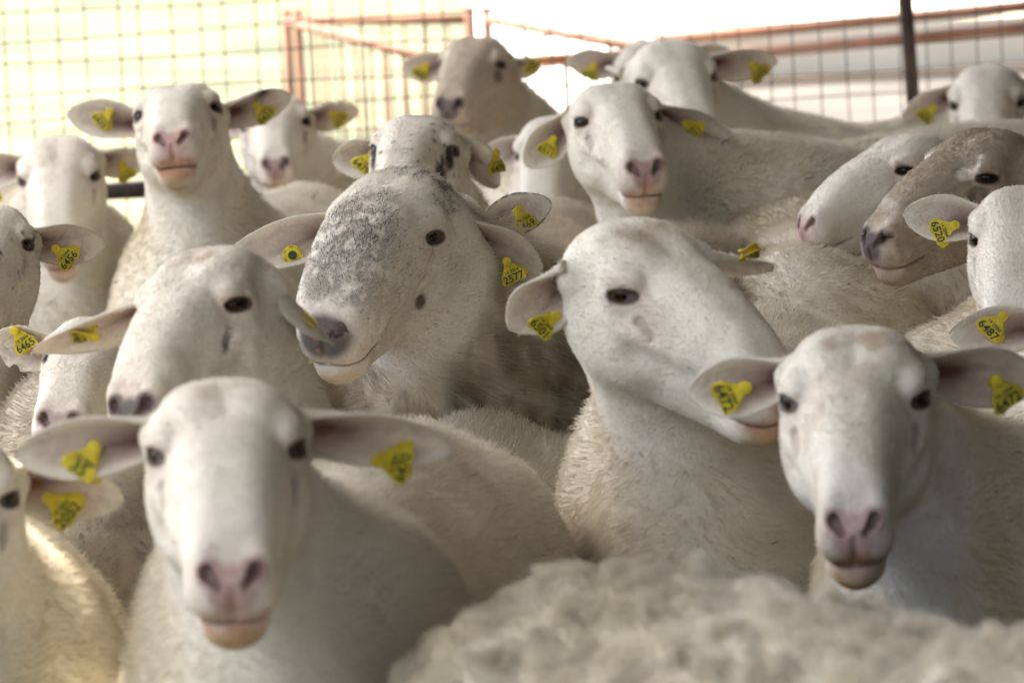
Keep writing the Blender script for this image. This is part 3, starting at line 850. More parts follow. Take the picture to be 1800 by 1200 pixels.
def thing(name, label, cat, loc=(0, 0, 0)):
    e = bpy.data.objects.new(name, None); scene.collection.objects.link(e); e.location = loc; e.empty_display_size = 0.1
    e['label'] = label; e['category'] = cat
    return e
def struct(o): o['kind'] = 'structure'; return o
off = lambda V, o: [np.asarray(v, float) - np.asarray(o, float) for v in V]

# ground: one grass sheet to the horizon, dirt floor of the barn, gravel yard
G = 1500.0
struct(mesh_obj('ground', [(-G, -G, 0), (G, -G, 0), (G, G, 0), (-G, G, 0)], [(0, 1, 2, 3)], 'grass'))
struct(mesh_obj('barn_floor', [(-3.2, 1.5, .004), (6, 1.5, .004), (6, 10.6, .004), (-3.2, 10.6, .004)], [(0, 1, 2, 3)], 'dirt'))
ya = at_z((820, 0), 0.008); yb = at_z((850, 40), 0.008); yc = at_z((1180, 62), 0.008); yd = at_z((1800, 5), 0.008)
edge = [(0.3, 10.7), (ya[0] + (yb[0] - ya[0]) * 0.6, 20.0), (ya[0], ya[1]), (ya[0] + 6, 140), (160, 140), (160, 10.7)]
struct(mesh_obj('gravel_yard', [(x, y, 0.008) for x, y in edge], [tuple(range(len(edge)))[::-1]], 'gravel'))
ta = at_z((1165, 158), 0.0); tb = at_z((2050, 112), 0.0)
struct(mesh_obj('dirt_track', [(0.4, 10.75, .012), (12, 10.75, .012), (tb[0] + 1, tb[1] + 0.1, .012), (ta[0] - 0.4, ta[1] - 0.02, .012)], [(0, 1, 2, 3)], 'track'))

# barn: roof of corrugated sheets on posts, unseen board wall added to darken the right, open to the other sides
roof = struct(thing('roof', 'corrugated metal barn roof', 'roof')); del roof['category']; del roof['label']
def corrugated(x0, x1, y0, y1, zf):
    xs = np.arange(x0, x1 + 1e-6, 0.019); V = []; Fc = []
    for y in (y0, y1):
        V += [(x, y, zf(x) + 0.009 * math.sin(2 * math.pi * x / 0.076)) for x in xs]
    n = len(xs)
    return V, [(i, i + 1, n + i + 1, n + i) for i in range(n - 1)]
zroof = lambda x: 3.05 - 0.06 * (x + 4)
hole = at_depth((70, 1005), 4.50); hp = hole + SUN_DIR * ((zroof(-2.0) - hole[2]) / SUN_DIR[2])  # gap put in the roof so a sunbeam lands on the left ewe
sx0 = -2.4
k = 0
while sx0 < 6.2:
    sx1 = sx0 + 0.9
    if sx0 <= hp[0] < sx1:
        pieces = [(sx0, sx1 + 0.03, -1.6, hp[1] - 0.09), (sx0, sx1 + 0.03, hp[1] + 0.09, 10.4)]
        if hp[0] - 0.05 > sx0: pieces.append((sx0, hp[0] - 0.05, hp[1] - 0.09, hp[1] + 0.09))
        pieces.append((hp[0] + 0.05, sx1 + 0.03, hp[1] - 0.09, hp[1] + 0.09))
        for q in pieces: mesh_obj('roof_sheet', *corrugated(*q, lambda x: zroof(x) + 0.004 * (k % 2)), 'sheet', roof, True)
    else:
        mesh_obj('roof_sheet', *corrugated(sx0, sx1 + 0.03, -1.6, 10.4, lambda x: zroof(x) + 0.004 * (k % 2)), 'added_light_sheet' if k == 0 else 'sheet', roof, True)  # leftmost sheet lets sun through, added as a key light
    sx0 = sx1; k += 1
for y in (-0.4, 2.2, 4.8, 7.4, 10.0):
    V, Fc = box((1.9, y, zroof(1.9) - 0.11), (8.4, 0.08, 0.14), (1, 0, -0.06)); mesh_obj('purlin', V, Fc, 'plank', roof)
for x in (-2.3, 6.0):
    for y in (-0.4, 10.0):
        p = thing('barn_post', 'square timber post holding up the %s %s of the barn roof' % ({-0.4: 'near', 10.0: 'far'}[y], 'open eave' if x < 0 else 'right side'), 'post', (x, y, 0))
        V, Fc = box((0, 0, zroof(x) / 2 - 0.1), (0.14, 0.14, zroof(x) - 0.2)); mesh_obj('shaft', V, Fc, 'plank', p)
wl = thing('added_wall', 'unseen timber board wall added to darken the right side', 'wall')
for i in range(13):
    V, Fc = box((2.3 + 0.006 * (i % 3), 5.0, 0.11 + 0.205 * i), (11.0, 0.028, 0.19), (0, 1, 0)); mesh_obj('plank', V, Fc, 'plank', wl)

# welded wire fence at the back of the pen
fl = at_depth((-200, 345), 9.45); fr = at_depth((2000, 300), 9.95)
fdir = nrm([fr[0] - fl[0], fr[1] - fl[1], 0])
fl = fl - fdir * 1.4
fen = thing('wire_fence', 'rusty welded square mesh fence with a dark lower rail behind the flock', 'fence', (fl[0], fl[1], 0))
rg = np.random.default_rng(3)
Lf = 5.2; zlo, zhi = 0.30, 1.62
nv = int(Lf / 0.0508)
for i in range(nv + 1):
    x = i * 0.0508; j = rg.normal(0, 0.004, 3)
    pts = [fdir * (x + j[0]) + np.array([0, 0, zlo]), fdir * (x + j[1] + .003 * math.sin(i * .7)) + np.array([0, j[0], 0.9]), fdir * (x + j[2]) + np.array([0, 0, zhi])]
    mesh_obj('wire', *tube(pts, 0.0014, 5), 'wire', fen, True)
for i in range(int((zhi - zlo) / 0.0508) + 1):
    z = zlo + i * 0.0508; ph = rg.random() * 6
    pts = [fdir * x + np.array([0, 0.0042, z + 0.006 * math.sin(1.7 * x + ph) + 0.003 * math.sin(7 * x + 2 * ph)]) for x in np.linspace(-0.02, Lf + 0.02, 30)]
    mesh_obj('wire', *tube(pts, 0.0014, 5), 'wire', fen, True)
rz = at_depth((100, 347), 9.5)
mesh_obj('rail', *tube([fdir * -0.1 + np.array([0, .03, rz[2]]), fdir * (Lf + .1) + np.array([0, .03, rz[2] + .005])], 0.016, 10), 'darksteel', fen, True)
pb = at_depth((1604, 165), 9.78); pt = at_depth((1588, -60), 9.74)
dv = nrm(pt - pb)
post = thing('fence_post', 'dark steel fence post leaning slightly in front of the red rails', 'post', tuple(pb - dv * (pb[2] / dv[2])))
o_ = pb - dv * (pb[2] / dv[2])
V, Fc = tube([np.zeros(3), dv * 1.9], 0.0130, 10); mesh_obj('shaft', V, Fc, 'darksteel', post, True)
V, Fc = tube([dv * 1.9, dv * 1.91], 0.0150, 10); mesh_obj('cap', V, Fc, 'darksteel', post, True)

# rust red tube pen standing on the grass behind the fence
ZT = 0.80
c = [at_z(p, ZT) for p in ((500, 38), (850, 34), (1170, 92), (812, 116))]
names = ('far', 'right', 'near', 'left')
labs = ('rust red tube pen panel farthest off on the bright grass', 'rust red tube pen panel running back to the gravel', 'rust red tube pen panel closest to the wire fence', 'rust red tube pen panel slanting away across the grass')
for i in range(4):
    a, b = c[i].copy(), c[(i + 1) % 4].copy()
    dd = b - a; Lh = np.linalg.norm(dd[:2]); u = nrm([dd[0], dd[1], 0]); a = a + u * 0.05; Lh -= 0.10
    pn = thing('pen_panel', labs[i], 'pen panel', (a[0], a[1], 0)); pn['group'] = 'rust red pen panels'
    mesh_obj('top_rail', *tube([np.array([0, 0, ZT]), u * Lh + np.array([0, 0, ZT])], 0.011, 10), 'rust', pn, True)
    mesh_obj('bottom_rail', *tube([np.array([0, 0, 0.12]), u * Lh + np.array([0, 0, 0.12])], 0.011, 10), 'rust', pn, True)
    for x in (0, Lh): mesh_obj('post', *tube([u * x, u * x + np.array([0, 0, ZT + 0.03])], 0.012, 10), 'rust', pn, True)
    nb = max(3, int(Lh / (0.075 if i in (0, 2) else 0.24)))
    bar = None
    for j in range(1, nb):
        x = Lh * j / nb
        if bar is None:
            bar = mesh_obj('bar', *tube([np.array([0, 0, 0.12]), np.array([0, 0, ZT])], 0.0035, 6), 'rust', pn, True); bar.location = u * x
        else:
            o = bar.copy(); scene.collection.objects.link(o); o.parent = pn; o.location = u * x
# low concrete bunk wall far off on the right, two red pipe rails nearer
ka = at_z((1165, 158), 0.0); kb = at_z((2050, 112), 0.0); kd = nrm(kb - ka); kn = np.array([kd[1], -kd[0], 0]) if kd[0] > 0 else np.array([-kd[1], kd[0], 0])
kl = np.linalg.norm(kb - ka)
bw = thing('bunk_wall', 'low pale concrete feed bunk wall behind the red rails', 'wall', (ka[0], ka[1], 0))
V, Fc = box(kd * kl / 2 - kn * 0.12 + np.array([0, 0, 0.13]), (kl, 0.20, 0.26), kd); mesh_obj('wall_face', V, Fc, 'bunk', bw)
V, Fc = box(kd * kl / 2 + kn * 0.22 + np.array([0, 0, 0.02]), (kl, 0.44, 0.04), kd); mesh_obj('shadow_strip', V, Fc, 'dirt', bw)  # dark strip standing in for the shadow line at the wall's foot
for (p0, p1, lab) in (((1150, 72), (2000, -8), 'long red pipe rail, the higher of two beyond the fence on the right'), ((1190, 106), (2000, 30), 'long red pipe rail, the lower of two beyond the fence on the right')):
    a = at_depth(p0, 13.4); b = at_depth(p1, 12.9)
    pr = thing('pipe_rail', lab, 'rail', (a[0], a[1], 0)); pr['group'] = 'red pipe rails'
    a0 = np.array([a[0], a[1], 0])
    mesh_obj('rail', *tube([a - a0, b - a0], 0.0150, 10), 'rust', pr, True)
    for q_ in (0.03, 0.97):
        pp = a + (b - a) * q_ - a0; mesh_obj('post', *tube([np.array([pp[0], pp[1], 0]), pp], 0.010, 8), 'rust', pr, True)
POSES = {
    'F1': dict(t=[-0.2324, 4.1723, 0.7626], ypr=[182.81, -13.87, -0.28], s=1.065, ears={'R': {'b': [5.22, -6.07, -0.53], 'v': [11.0, -3.01, -1.72], 'n': [0.273, 0.96, 0.064], 'tag': {'p': [9.97, -7.34, -1.75], 'd': [0.643, 0.224, -0.732], 'n': [0.055, 0.94, 0.336], 'txt': '35', 'kind': 'flag'}}, 'L': {'b': [-5.22, -6.07, -0.53], 'v': [-12.17, -0.86, -2.08], 'n': [-0.068, 0.998, -0.013], 'tag': {'p': [-11.68, -6.55, -3.34], 'd': [-0.936, 0.161, -0.313], 'n': [0.15, 0.987, 0.06], 'txt': '6470', 'kind': 'flag'}}}),
    'F2': dict(t=[0.2984, 4.5913, 0.7318], ypr=[174.45, -18.6, -0.9], s=1.105, ears={'R': {'b': [5.41, -6.3, -0.55], 'v': [8.31, -2.65, -2.17], 'n': [0.323, 0.943, 0.086], 'tag': {'p': [9.14, -7.45, -1.93], 'd': [0.902, 0.248, -0.352], 'n': [-0.143, 0.943, 0.3], 'txt': '6472', 'kind': 'flag'}}, 'L': {'b': [-5.41, -6.3, -0.55], 'v': [-9.4, -3.92, -2.34], 'n': [-0.412, 0.899, 0.147], 'tag': {'p': [-10.94, -8.48, -2.65], 'd': [-0.505, 0.313, -0.804], 'n': [-0.241, 0.843, 0.48], 'txt': '6472', 'kind': 'flag'}}}),
    'E7': dict(t=[-0.2924, 4.8808, 0.8168], ypr=[153.82, -16.81, 4.48], s=0.999, ears={'R': {'b': [4.9, -5.7, -0.5], 'v': [12.82, 7.67, -1.17], 'n': [-0.407, 0.572, -0.713], 'tag': {'p': [12.48, -1.37, -1.36], 'd': [0.882, 0.463, 0.087], 'n': [-0.273, 0.652, -0.708], 'txt': '6483', 'kind': 'flag'}}, 'L': {'b': [-4.9, -5.7, -0.5], 'v': [-3.02, -3.32, -7.08], 'n': [0.517, 0.669, -0.534], 'tag': {'p': [-8.19, -6.36, -3.61], 'd': [-0.465, 0.076, -0.882], 'n': [0.675, 0.675, -0.298], 'txt': '6483', 'kind': 'flag'}}}),
    'RAM': dict(t=[-0.1311, 5.7238, 0.8149], ypr=[156.07, -17.74, -6.3], s=1.118, ears={'R': {'b': [5.48, -6.37, -2.12], 'v': [12.79, 5.72, -2.28], 'n': [-0.358, 0.9, 0.248], 'tag': {'p': [11.73, -3.09, -5.03], 'd': [-0.094, 0.407, -0.908], 'n': [-0.347, 0.842, 0.413], 'txt': '', 'kind': 'round'}}, 'L': {'b': [-5.48, -6.37, -2.12], 'v': [-6.05, -4.6, -5.66], 'n': [-0.567, 0.822, -0.063], 'tag': {'p': [-8.67, -8.89, -6.26], 'd': [-0.454, 0.229, -0.861], 'n': [-0.392, 0.817, 0.424], 'txt': '2577', 'kind': 'flag'}}}),
    'W6': dict(t=[0.1428, 5.0196, 0.806], ypr=[221.46, -18.85, 7.39], s=1.076, ears={'R': {'b': [5.27, -6.13, -0.54], 'v': [2.34, -4.72, -5.91], 'n': [0.716, 0.655, -0.24], 'tag': {'p': [5.42, -7.77, -4.55], 'd': [0.702, -0.219, -0.677], 'n': [0.409, 0.903, 0.133], 'txt': '6501', 'kind': 'flag'}}, 'L': {'b': [-5.27, -6.13, -0.54], 'v': [-13.49, 1.58, -3.71], 'n': [0.266, 0.689, -0.674], 'tag': {'p': [-13.07, -3.24, -0.66], 'd': [-0.78, 0.602, 0.17], 'n': [0.34, 0.636, -0.693], 'txt': '6501', 'kind': 'flag'}}}),
    'T12': dict(t=[-0.4631, 7.5582, 0.8573], ypr=[178.91, 4.57, 3.73], s=1.068, ears={'R': {'b': [5.23, -6.09, -0.53], 'v': [10.45, -2.81, 3.5], 'n': [0.259, 0.966, 0.004], 'tag': {'p': [9.58, -7.26, 1.64], 'd': [0.82, 0.026, -0.572], 'n': [0.068, 0.987, 0.143], 'txt': '6433', 'kind': 'flag'}}, 'L': {'b': [-5.23, -6.09, -0.53], 'v': [-9.61, -3.48, 2.25], 'n': [-0.387, 0.866, -0.315], 'tag': {'p': [-10.02, -7.95, 0.23], 'd': [-0.586, 0.002, -0.81], 'n': [-0.119, 0.989, 0.088], 'txt': '6433', 'kind': 'flag'}}}),
    'L13': dict(t=[-0.6739, 7.9693, 0.7511], ypr=[180.75, -22.98, 1.9], s=1.040, ears={'R': {'b': [5.1, -5.93, -0.52], 'v': [8.33, -3.28, -1.7], 'n': [0.394, 0.898, 0.196], 'tag': {'p': [10.31, -7.44, -4.06], 'd': [0.32, 0.454, -0.831], 'n': [0.296, 0.786, 0.543], 'txt': '6510', 'kind': 'flag'}}, 'L': {'b': [-5.1, -5.93, -0.52], 'v': [-7.21, -3.27, -2.07], 'n': [-0.403, 0.914, -0.039], 'tag': {'p': [-8.5, -7.52, -2.58], 'd': [-0.318, 0.453, -0.833], 'n': [-0.269, 0.799, 0.538], 'txt': '6510', 'kind': 'flag'}}}),
    'M14': dict(t=[-0.3782, 8.8151, 0.7668], ypr=[180.48, -7.7, 2.94], s=0.999, ears={'R': {'b': [4.9, -5.69, -0.5], 'v': [6.13, -4.29, 1.31], 'n': [0.556, 0.825, 0.099]}, 'L': {'b': [-4.9, -5.69, -0.5], 'v': [-8.84, -3.43, 0.58], 'n': [-0.366, 0.921, -0.132], 'tag': {'p': [-9.35, -7.44, -0.33], 'd': [-0.679, 0.167, -0.715], 'n': [-0.033, 0.966, 0.257], 'txt': '6478', 'kind': 'flag'}}}),
    'B15': dict(t=[-0.0439, 8.9633, 0.8436], ypr=[165.51, -7.85, -2.1], s=0.983, ears={'R': {'b': [4.82, -5.6, -0.49], 'v': [9.57, -0.57, -0.89], 'n': [0.051, 0.995, -0.081], 'tag': {'p': [9.84, -5.91, -1.14], 'd': [0.613, 0.337, -0.715], 'n': [-0.231, 0.941, 0.246], 'txt': '6458', 'kind': 'flag'}}, 'L': {'b': [-4.82, -5.6, -0.49], 'v': [-4.54, -4.88, -1.78], 'n': [-0.498, 0.665, -0.556], 'tag': {'p': [-7.93, -7.62, -0.12], 'd': [-0.491, 0.093, -0.866], 'n': [-0.179, 0.962, 0.205], 'txt': '6458', 'kind': 'flag'}}}),
    'S16': dict(t=[-0.1144, 6.8517, 0.8304], ypr=[169.59, -3.75, -2.73], s=0.986, ears={'R': {'b': [4.83, -5.62, -0.49], 'v': [7.88, -2.06, -1.42], 'n': [0.193, 0.938, -0.29], 'tag': {'p': [7.12, -6.32, -1.22], 'd': [0.643, 0.241, -0.727], 'n': [-0.203, 0.969, 0.142], 'txt': '6479', 'kind': 'flag'}}, 'L': {'b': [-4.83, -5.62, -0.49], 'v': [-4.8, -3.91, -4.51], 'n': [-0.766, 0.543, 0.345], 'tag': {'p': [-8.26, -9.79, -1.56], 'd': [-0.253, 0.123, -0.96], 'n': [-0.786, 0.553, 0.278], 'txt': '6479', 'kind': 'flag'}}}),
    'W17': dict(t=[0.1626, 7.2744, 0.8345], ypr=[190.92, -8.0, 1.64], s=1.043, ears={'R': {'b': [5.11, -5.94, -0.52], 'v': [5.93, -3.44, -5.94], 'n': [0.357, 0.917, -0.176], 'tag': {'p': [7.54, -7.41, -3.23], 'd': [0.569, 0.096, -0.817], 'n': [0.122, 0.972, 0.199], 'txt': '6511', 'kind': 'flag'}}, 'L': {'b': [-5.11, -5.94, -0.52], 'v': [-11.61, 0.92, -3.56], 'n': [0.134, 0.973, -0.186], 'tag': {'p': [-10.53, -5.53, -2.24], 'd': [-0.557, 0.3, -0.775], 'n': [0.359, 0.928, 0.1], 'txt': '6511', 'kind': 'flag'}}}),
    'H18': dict(t=[0.0747, 8.0388, 0.7466], ypr=[169.24, -18.84, 2.83], s=0.976, ears={'R': {'b': [4.78, -5.56, -0.49], 'v': [8.11, -0.91, -2.35], 'n': [0.147, 0.981, 0.127]}, 'L': {'b': [-4.78, -5.56, -0.49], 'v': [-2.19, -2.92, -4.81], 'n': [-0.445, 0.841, -0.308]}}),
    'W19': dict(t=[0.2734, 8.1193, 0.8445], ypr=[191.25, -18.33, 2.83], s=1.078, ears={'R': {'b': [5.28, -6.14, -0.54], 'v': [-0.83, -12.84, -4.87], 'n': [0.613, 0.246, -0.751]}, 'L': {'b': [-5.28, -6.14, -0.54], 'v': [-11.51, -0.78, -0.47], 'n': [-0.065, 0.996, -0.055], 'tag': {'p': [-12.88, -6.7, -1.63], 'd': [-0.511, 0.437, -0.74], 'n': [0.227, 0.899, 0.375], 'txt': '6490', 'kind': 'flag'}}}),
    'H20': dict(t=[0.2592, 9.0997, 0.8055], ypr=[172.55, -22.86, 0.22], s=1.002, ears={'R': {'b': [4.91, -5.71, -0.5], 'v': [10.22, -2.12, 0.9], 'n': [0.189, 0.971, 0.145], 'tag': {'p': [9.94, -6.64, -0.85], 'd': [0.527, 0.465, -0.711], 'n': [-0.053, 0.853, 0.519], 'txt': '6496', 'kind': 'flag'}}, 'L': {'b': [-4.91, -5.71, -0.5], 'v': [-9.25, -4.4, -0.66], 'n': [-0.431, 0.87, 0.239]}}),
    'R22': dict(t=[0.7787, 8.393, 0.7684], ypr=[173.08, -22.2, 0.3], s=1.013, ears={'R': {'b': [4.96, -5.77, -0.51], 'v': [9.13, 0.1, -4.14], 'n': [0.026, 0.996, 0.081], 'tag': {'p': [9.04, -5.68, -2.99], 'd': [0.756, 0.385, -0.53], 'n': [-0.264, 0.919, 0.292], 'txt': '6506', 'kind': 'flag'}}, 'L': {'b': [-4.96, -5.77, -0.51], 'v': [-8.75, -2.41, -4.5], 'n': [-0.326, 0.936, 0.133]}}),
    'P23': dict(t=[0.4901, 6.6368, 0.7909], ypr=[121.03, -10.75, -0.7], s=0.877, ears={'R': {'b': [4.3, -5.0, -0.44], 'v': [9.59, -5.81, -0.27], 'n': [0.174, 0.33, -0.928]}, 'L': {'b': [-4.3, -5.0, -0.44], 'v': [8.7, -6.48, -2.95], 'n': [-0.495, -0.291, -0.818]}}),
    'N24': dict(t=[0.5538, 6.2861, 0.8068], ypr=[124.79, -12.63, -6.57], s=0.983, ears={'R': {'b': [4.82, -5.6, -0.49], 'v': [10.08, -6.17, -3.85], 'n': [-0.068, 0.445, -0.893]}, 'L': {'b': [-4.82, -5.6, -0.49], 'v': [5.7, -10.84, -4.43], 'n': [-0.45, 0.125, -0.884]}}),
    'R25': dict(t=[0.5622, 5.7209, 0.7713], ypr=[168.14, -20.26, -2.98], s=0.976, ears={'R': {'b': [4.78, -5.56, -0.49], 'v': [9.33, -1.73, 0.65], 'n': [0.148, 0.928, 0.343], 'tag': {'p': [8.26, -5.86, -1.18], 'd': [0.911, 0.318, -0.26], 'n': [-0.173, 0.871, 0.459], 'txt': '6520', 'kind': 'flag'}}, 'L': {'b': [-4.78, -5.56, -0.49], 'v': [-3.95, -4.18, -2.54], 'n': [-0.712, 0.701, -0.047]}}),
    'R26': dict(t=[0.5876, 5.3631, 0.7053], ypr=[168.34, -3.47, -2.75], s=0.949, ears={'R': {'b': [4.65, -5.41, -0.47], 'v': [10.73, 0.21, -0.7], 'n': [-0.017, 0.999, 0.049], 'tag': {'p': [9.52, -5.37, 0.33], 'd': [0.714, 0.255, -0.652], 'n': [-0.171, 0.967, 0.191], 'txt': '6487', 'kind': 'flag'}}, 'L': {'b': [-4.65, -5.41, -0.47], 'v': [-2.88, -4.78, 0.07], 'n': [-0.852, 0.513, -0.103]}}),
    'L8': dict(t=[-0.5866, 5.8651, 0.8096], ypr=[180.99, -5.91, -2.36], s=0.960, ears={'R': {'b': [4.71, -5.47, -0.48], 'v': [6.22, -3.83, -0.82], 'n': [0.51, 0.853, -0.114]}, 'L': {'b': [-4.71, -5.47, -0.48], 'v': [-9.22, -2.5, -0.47], 'n': [-0.259, 0.964, -0.061], 'tag': {'p': [-8.26, -6.49, -1.53], 'd': [-0.746, 0.151, -0.648], 'n': [0.026, 0.98, 0.199], 'txt': '6456', 'kind': 'flag'}}}),
    'L9': dict(t=[-0.4369, 5.4343, 0.7186], ypr=[170.8, -5.75, -4.5], s=0.890, ears={'R': {'b': [4.36, -5.08, -0.45], 'v': [9.74, -1.17, 1.44], 'n': [0.123, 0.992, -0.03], 'tag': {'p': [10.08, -5.71, 2.2], 'd': [-0.552, 0.096, -0.828], 'n': [0.152, 0.988, 0.013], 'txt': '6465', 'kind': 'flag'}}, 'L': {'b': [-4.36, -5.08, -0.45], 'v': [-3.9, -3.84, -2.13], 'n': [-0.596, 0.756, -0.271]}}),
    'L10': dict(t=[-0.4794, 4.378, 0.7107], ypr=[181.52, -13.3, -2.71], s=0.998, ears={'R': {'b': [4.89, -5.69, -0.5], 'v': [7.29, -3.42, -2.37], 'n': [0.416, 0.909, -0.03]}, 'L': {'b': [-4.89, -5.69, -0.5], 'v': [-9.56, -1.95, -1.99], 'n': [-0.203, 0.979, 0.015], 'tag': {'p': [-8.34, -6.38, -2.22], 'd': [-0.741, 0.246, -0.625], 'n': [0.087, 0.958, 0.274], 'txt': '2052', 'kind': 'flag'}}}),
    'H5': dict(t=[-0.0836, 6.2823, 0.7668], ypr=[174.04, -7.89, -6.0], s=1.002, ears={'R': {'b': [4.91, -5.71, -0.5], 'v': [1.47, -4.17, -1.35], 'n': [0.544, 0.426, -0.723]}, 'L': {'b': [-4.91, -5.71, -0.5], 'v': [-7.8, -4.75, 3.59], 'n': [-0.311, 0.843, 0.439], 'tag': {'p': [-8.5, -7.98, 1.32], 'd': [-0.5, 0.172, -0.849], 'n': [-0.348, 0.858, 0.379], 'txt': '6469', 'kind': 'flag'}}}),
}
# ---------------------------------------------------------------- the flock
def rot(yaw, pitch, roll):
    cy, sy = math.cos(yaw), math.sin(yaw); cp, sp = math.cos(pitch), math.sin(pitch); cr, sr = math.cos(roll), math.sin(roll)
    return np.array([[cy, -sy, 0], [sy, cy, 0], [0, 0, 1]]) @ np.array([[1, 0, 0], [0, cp, -sp], [0, sp, cp]]) @ np.array([[cr, 0, sr], [0, 1, 0], [-sr, 0, cr]])

FLOCK = [
    # key, label, direction the body faces, withers offset from the head, extras
    ('F1', 'white ewe staring straight at the camera, front left, ears spread wide', (-.12, -.99), (.04, .25), dict(chin=.8, cream=.75, stain=.35, eyedark=.2, lips=1.3, darknose=.15, fat=.86, b=.94, lng=.03)),
    ('F2', 'white ewe facing the camera beside the shaggy fleece, orange stained chin', (-.45, -.89), (.13, .23), dict(chin=1.0, stain=.8, cream=1.3, eyedark=.3, lips=1.3, darknose=.1, b=.91)),
    ('E7', 'white ewe looking down to the side, her nose above the front ewe', (-.3, -.95), (.07, .25), dict(darknose=1.0, b=.85, stain=.7)),
    ('RAM', 'large ram with dark speckled nose and shaggy neck, round yellow button tag', (-.33, -.94), (.13, .27), dict(style='ram', ram=1.0, wide=1.08, neck=1.3, b=1.0, hair=.026, name='ram', eyedark=1.0, dens=2.3, rad=.00024, darknose=1)),
    ('W6', 'tall white ewe with amber eye, head turned right, between ram and front ewe', (-.12, -.99), (.06, .25), dict(eyedark=.15, chin=.6, neck=.84, stain=.5)),
    ('T12', 'ewe with raised chin and pink nose standing above the left rear group', (-.15, -.99), (.04, .16), dict(chin=.5, eyedark=.6, lips=1.3, stain=.4)),
    ('L13', 'white ewe at far left rear in front of the dark fence rail', (.2, -.98), (-.05, .24), dict()),
    ('M14', 'white ewe behind the raised chin ewe, dark pinkish nose, tag on one ear', (-.3, -.95), (.08, .24), dict(darknose=.45, chin=.5)),
    ('B15', 'tan faced ewe with dark nose in front of the red pen', (-.5, -.85), (.14, .21), dict(style='tan', darknose=.9, eyedark=1.0)),
    ('S16', 'ewe with black patches before her eye, right behind the ram', (-.2, -.98), (.05, .25), dict(style='spot', eyedark=1.0, darknose=.8)),
    ('W17', 'white ewe with drooping ear and pink nose, centre rear', (-.75, -.66), (.19, .18), dict(b=1.07, darknose=.25, eyedark=.6)),
    ('H18', 'ewe almost hidden between the black patched ewe and the drooping ear ewe', (0, -1), (.0, .25), dict(lev=2)),
    ('W19', 'white ewe behind the drooping ear ewe, one tagged ear out to the right', (-.7, -.71), (.18, .18), dict(b=1.03, darknose=.6)),
    ('H20', 'rearmost ewe whose grey ear with yellow tag sticks out beside the tan ewe', (-.9, -.42), (.24, .1), dict(tone=.85, lev=2)),
    ('R22', 'white ewe at the right rear below the leaning fence post', (-.2, -.98), (.06, .24), dict()),
    ('P23', 'white ewe in profile with pink nostril, behind the brown faced ewe', (-.9, -.42), (.24, .1), dict(darknose=.15, eyedark=.8, chin=.1)),
    ('N24', 'brown faced ewe in profile with black nose', (-.95, -.3), (.25, .07), dict(style='brown', bodybrown=.2, darknose=1.0, eyedark=1.0, chin=.0)),
    ('R25', 'white ewe at the right edge with ear tag 6520', (-.3, -.95), (.07, .24), dict(eyedark=.9)),
    ('R26', 'ewe at the right edge with ear tag 6487, below the 6520 ewe', (-.1, -1), (.03, .25), dict(lev=2)),
    ('L8', 'white ewe at the left edge with ear tag 6456', (.45, -.89), (-.12, .22), dict(style='freck', eyedark=.3)),
    ('L9', 'ewe with lowered head at the left edge with ear tag 6465', (-.1, -1), (.02, .25), dict(eyedark=.9, darknose=.4, body_shade=.85)),
    ('L10', 'ewe cut by the left edge at the bottom, sunlight on her back', (.16, -.99), (-.03, .21), dict(eyedark=.5, b=.90)),
    ('H5', 'ewe hidden behind the ram with only ear tag 6469 showing', (-.35, -.94), (.08, .24), dict(style='freck', cream=1.5, lev=2)),
]
EAR_EX = {('F1', 'R'): dict(w=.88, cup=1.15), ('F1', 'L'): dict(w=.86, cup=1.2), ('F2', 'R'): dict(w=.92), ('T12', 'L'): dict(patch=1, fold=.8), ('L13', 'L'): dict(ragged=1), ('M14', 'L'): dict(ragged=1), ('L9', 'R'): dict(ragged=1), ('H5', 'L'): dict(darkrim=1, cup=.5, fold=0.05),
          ('RAM', 'R'): dict(fold=.8, side=1, w=.85), ('RAM', 'L'): dict(cup=.8, fold=.1), ('E7', 'R'): dict(cup=.8), ('L8', 'L'): dict(darkrim=0, cup=.9)}
TAG_K = {('E7', 'L'): .5, ('E7', 'R'): .75, ('W6', 'L'): .6}
b_def = 0.96
sd = 11
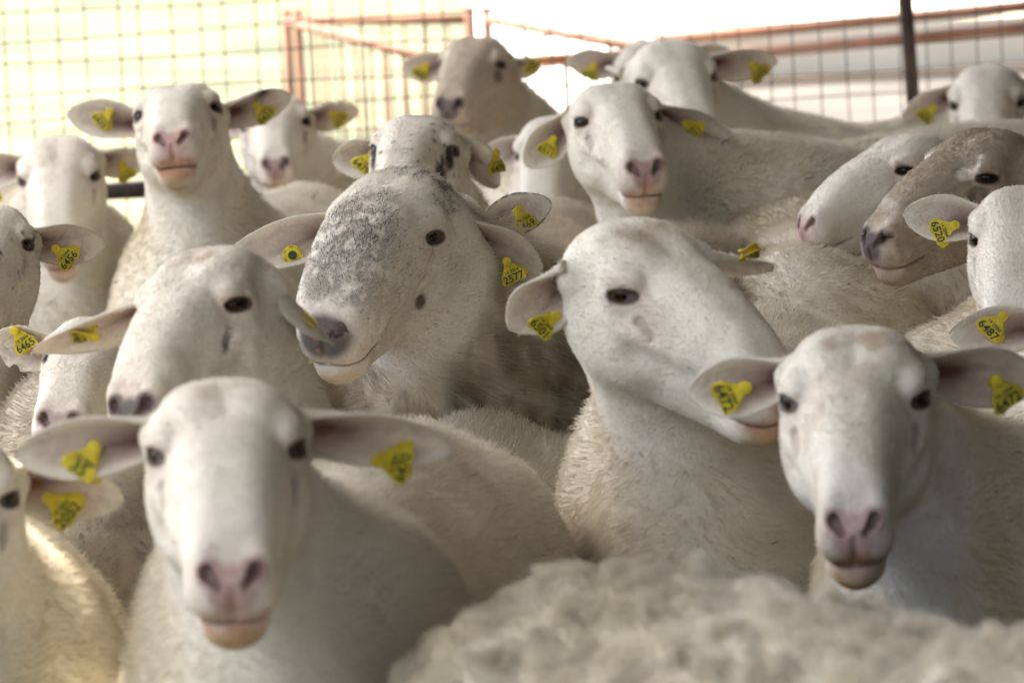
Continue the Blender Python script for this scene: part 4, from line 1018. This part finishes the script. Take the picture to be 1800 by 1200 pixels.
for key, lab, f, wo, ex in FLOCK:
    p = POSES[key]; sd += 7
    y, pt_, rl = [math.radians(v) for v in p['ypr']]
    S = dict(R=rot(y, pt_, rl), t=np.array(p['t']), s=p['s'], f=nrm(f), seed=sd, name='sheep', label=lab, b=b_def, ears={k_: dict(v) for k_, v in p['ears'].items()})
    S['w'] = (p['t'][0] + wo[0], p['t'][1] + wo[1])
    rs = np.random.default_rng(sd)
    S['lng'] = rs.uniform(-.06, .08); S['mz'] = rs.uniform(.90, 1.06); S['fore'] = rs.uniform(-.8, .6)
    S['wide'] = 0.93 + 0.12 * ((sd * 37) % 11) / 10
    S.update(ex)
    for k_ in S['ears']:
        S['ears'][k_].update(EAR_EX.get((key, k_), {}))
        if key == 'H5' and 'tag' in S['ears'][k_]: S['ears'][k_]['tag']['off'] = 1.9
        if (key, k_) in TAG_K: S['ears'][k_]['tag']['k'] = TAG_K[key, k_]
    build_sheep(S)

BODIES = [
    # label, withers, facing, extras, head yaw offset
    ('shaggy sheep with long curly cream fleece across the bottom, head out of view', (.38, 3.52), (.50, -.87), dict(b=.915, fat=.98, lump=.017, hair=.0125, fleece=True, dens=2.6, rad=.00034, cream=1.0)),
    ('woolly back of a sheep standing crosswise behind the front right ewe', (1.25, 5.95), (.98, .15), dict(b=.97, fat=1.05, hair=.011, lump=.008, dens=1.3, rad=.00034)),
    ('sheep with its rump to the camera, below the pink nosed profile ewe', (.42, 7.20), (.08, 1.0), dict(b=.98, headz=.52)),
]
for lab, wp, f, ex in BODIES:
    sd += 7; f = nrm(f)
    yaw = math.atan2(-f[0], f[1])
    S = dict(R=rot(yaw, -0.45, 0), t=np.array([wp[0] + f[0] * .30, wp[1] + f[1] * .30, .74]), s=1.0, f=f, seed=sd, name='sheep', label=lab, b=b_def, w=wp, lev=2,
             ears=dict(R=dict(b=(4.9, -5.7, -.5), v=(10.5, -3, -1.5), n=(.2, .9, -.2)), L=dict(b=(-4.9, -5.7, -.5), v=(-10.5, -3, -1.5), n=(-.2, .9, -.2))))
    S.update(ex)
    if 'headz' in ex: S['t'][2] = ex['headz']
    build_sheep(S)
print('strands', NH[0], 'script seconds', round(time.time() - T_START, 1))
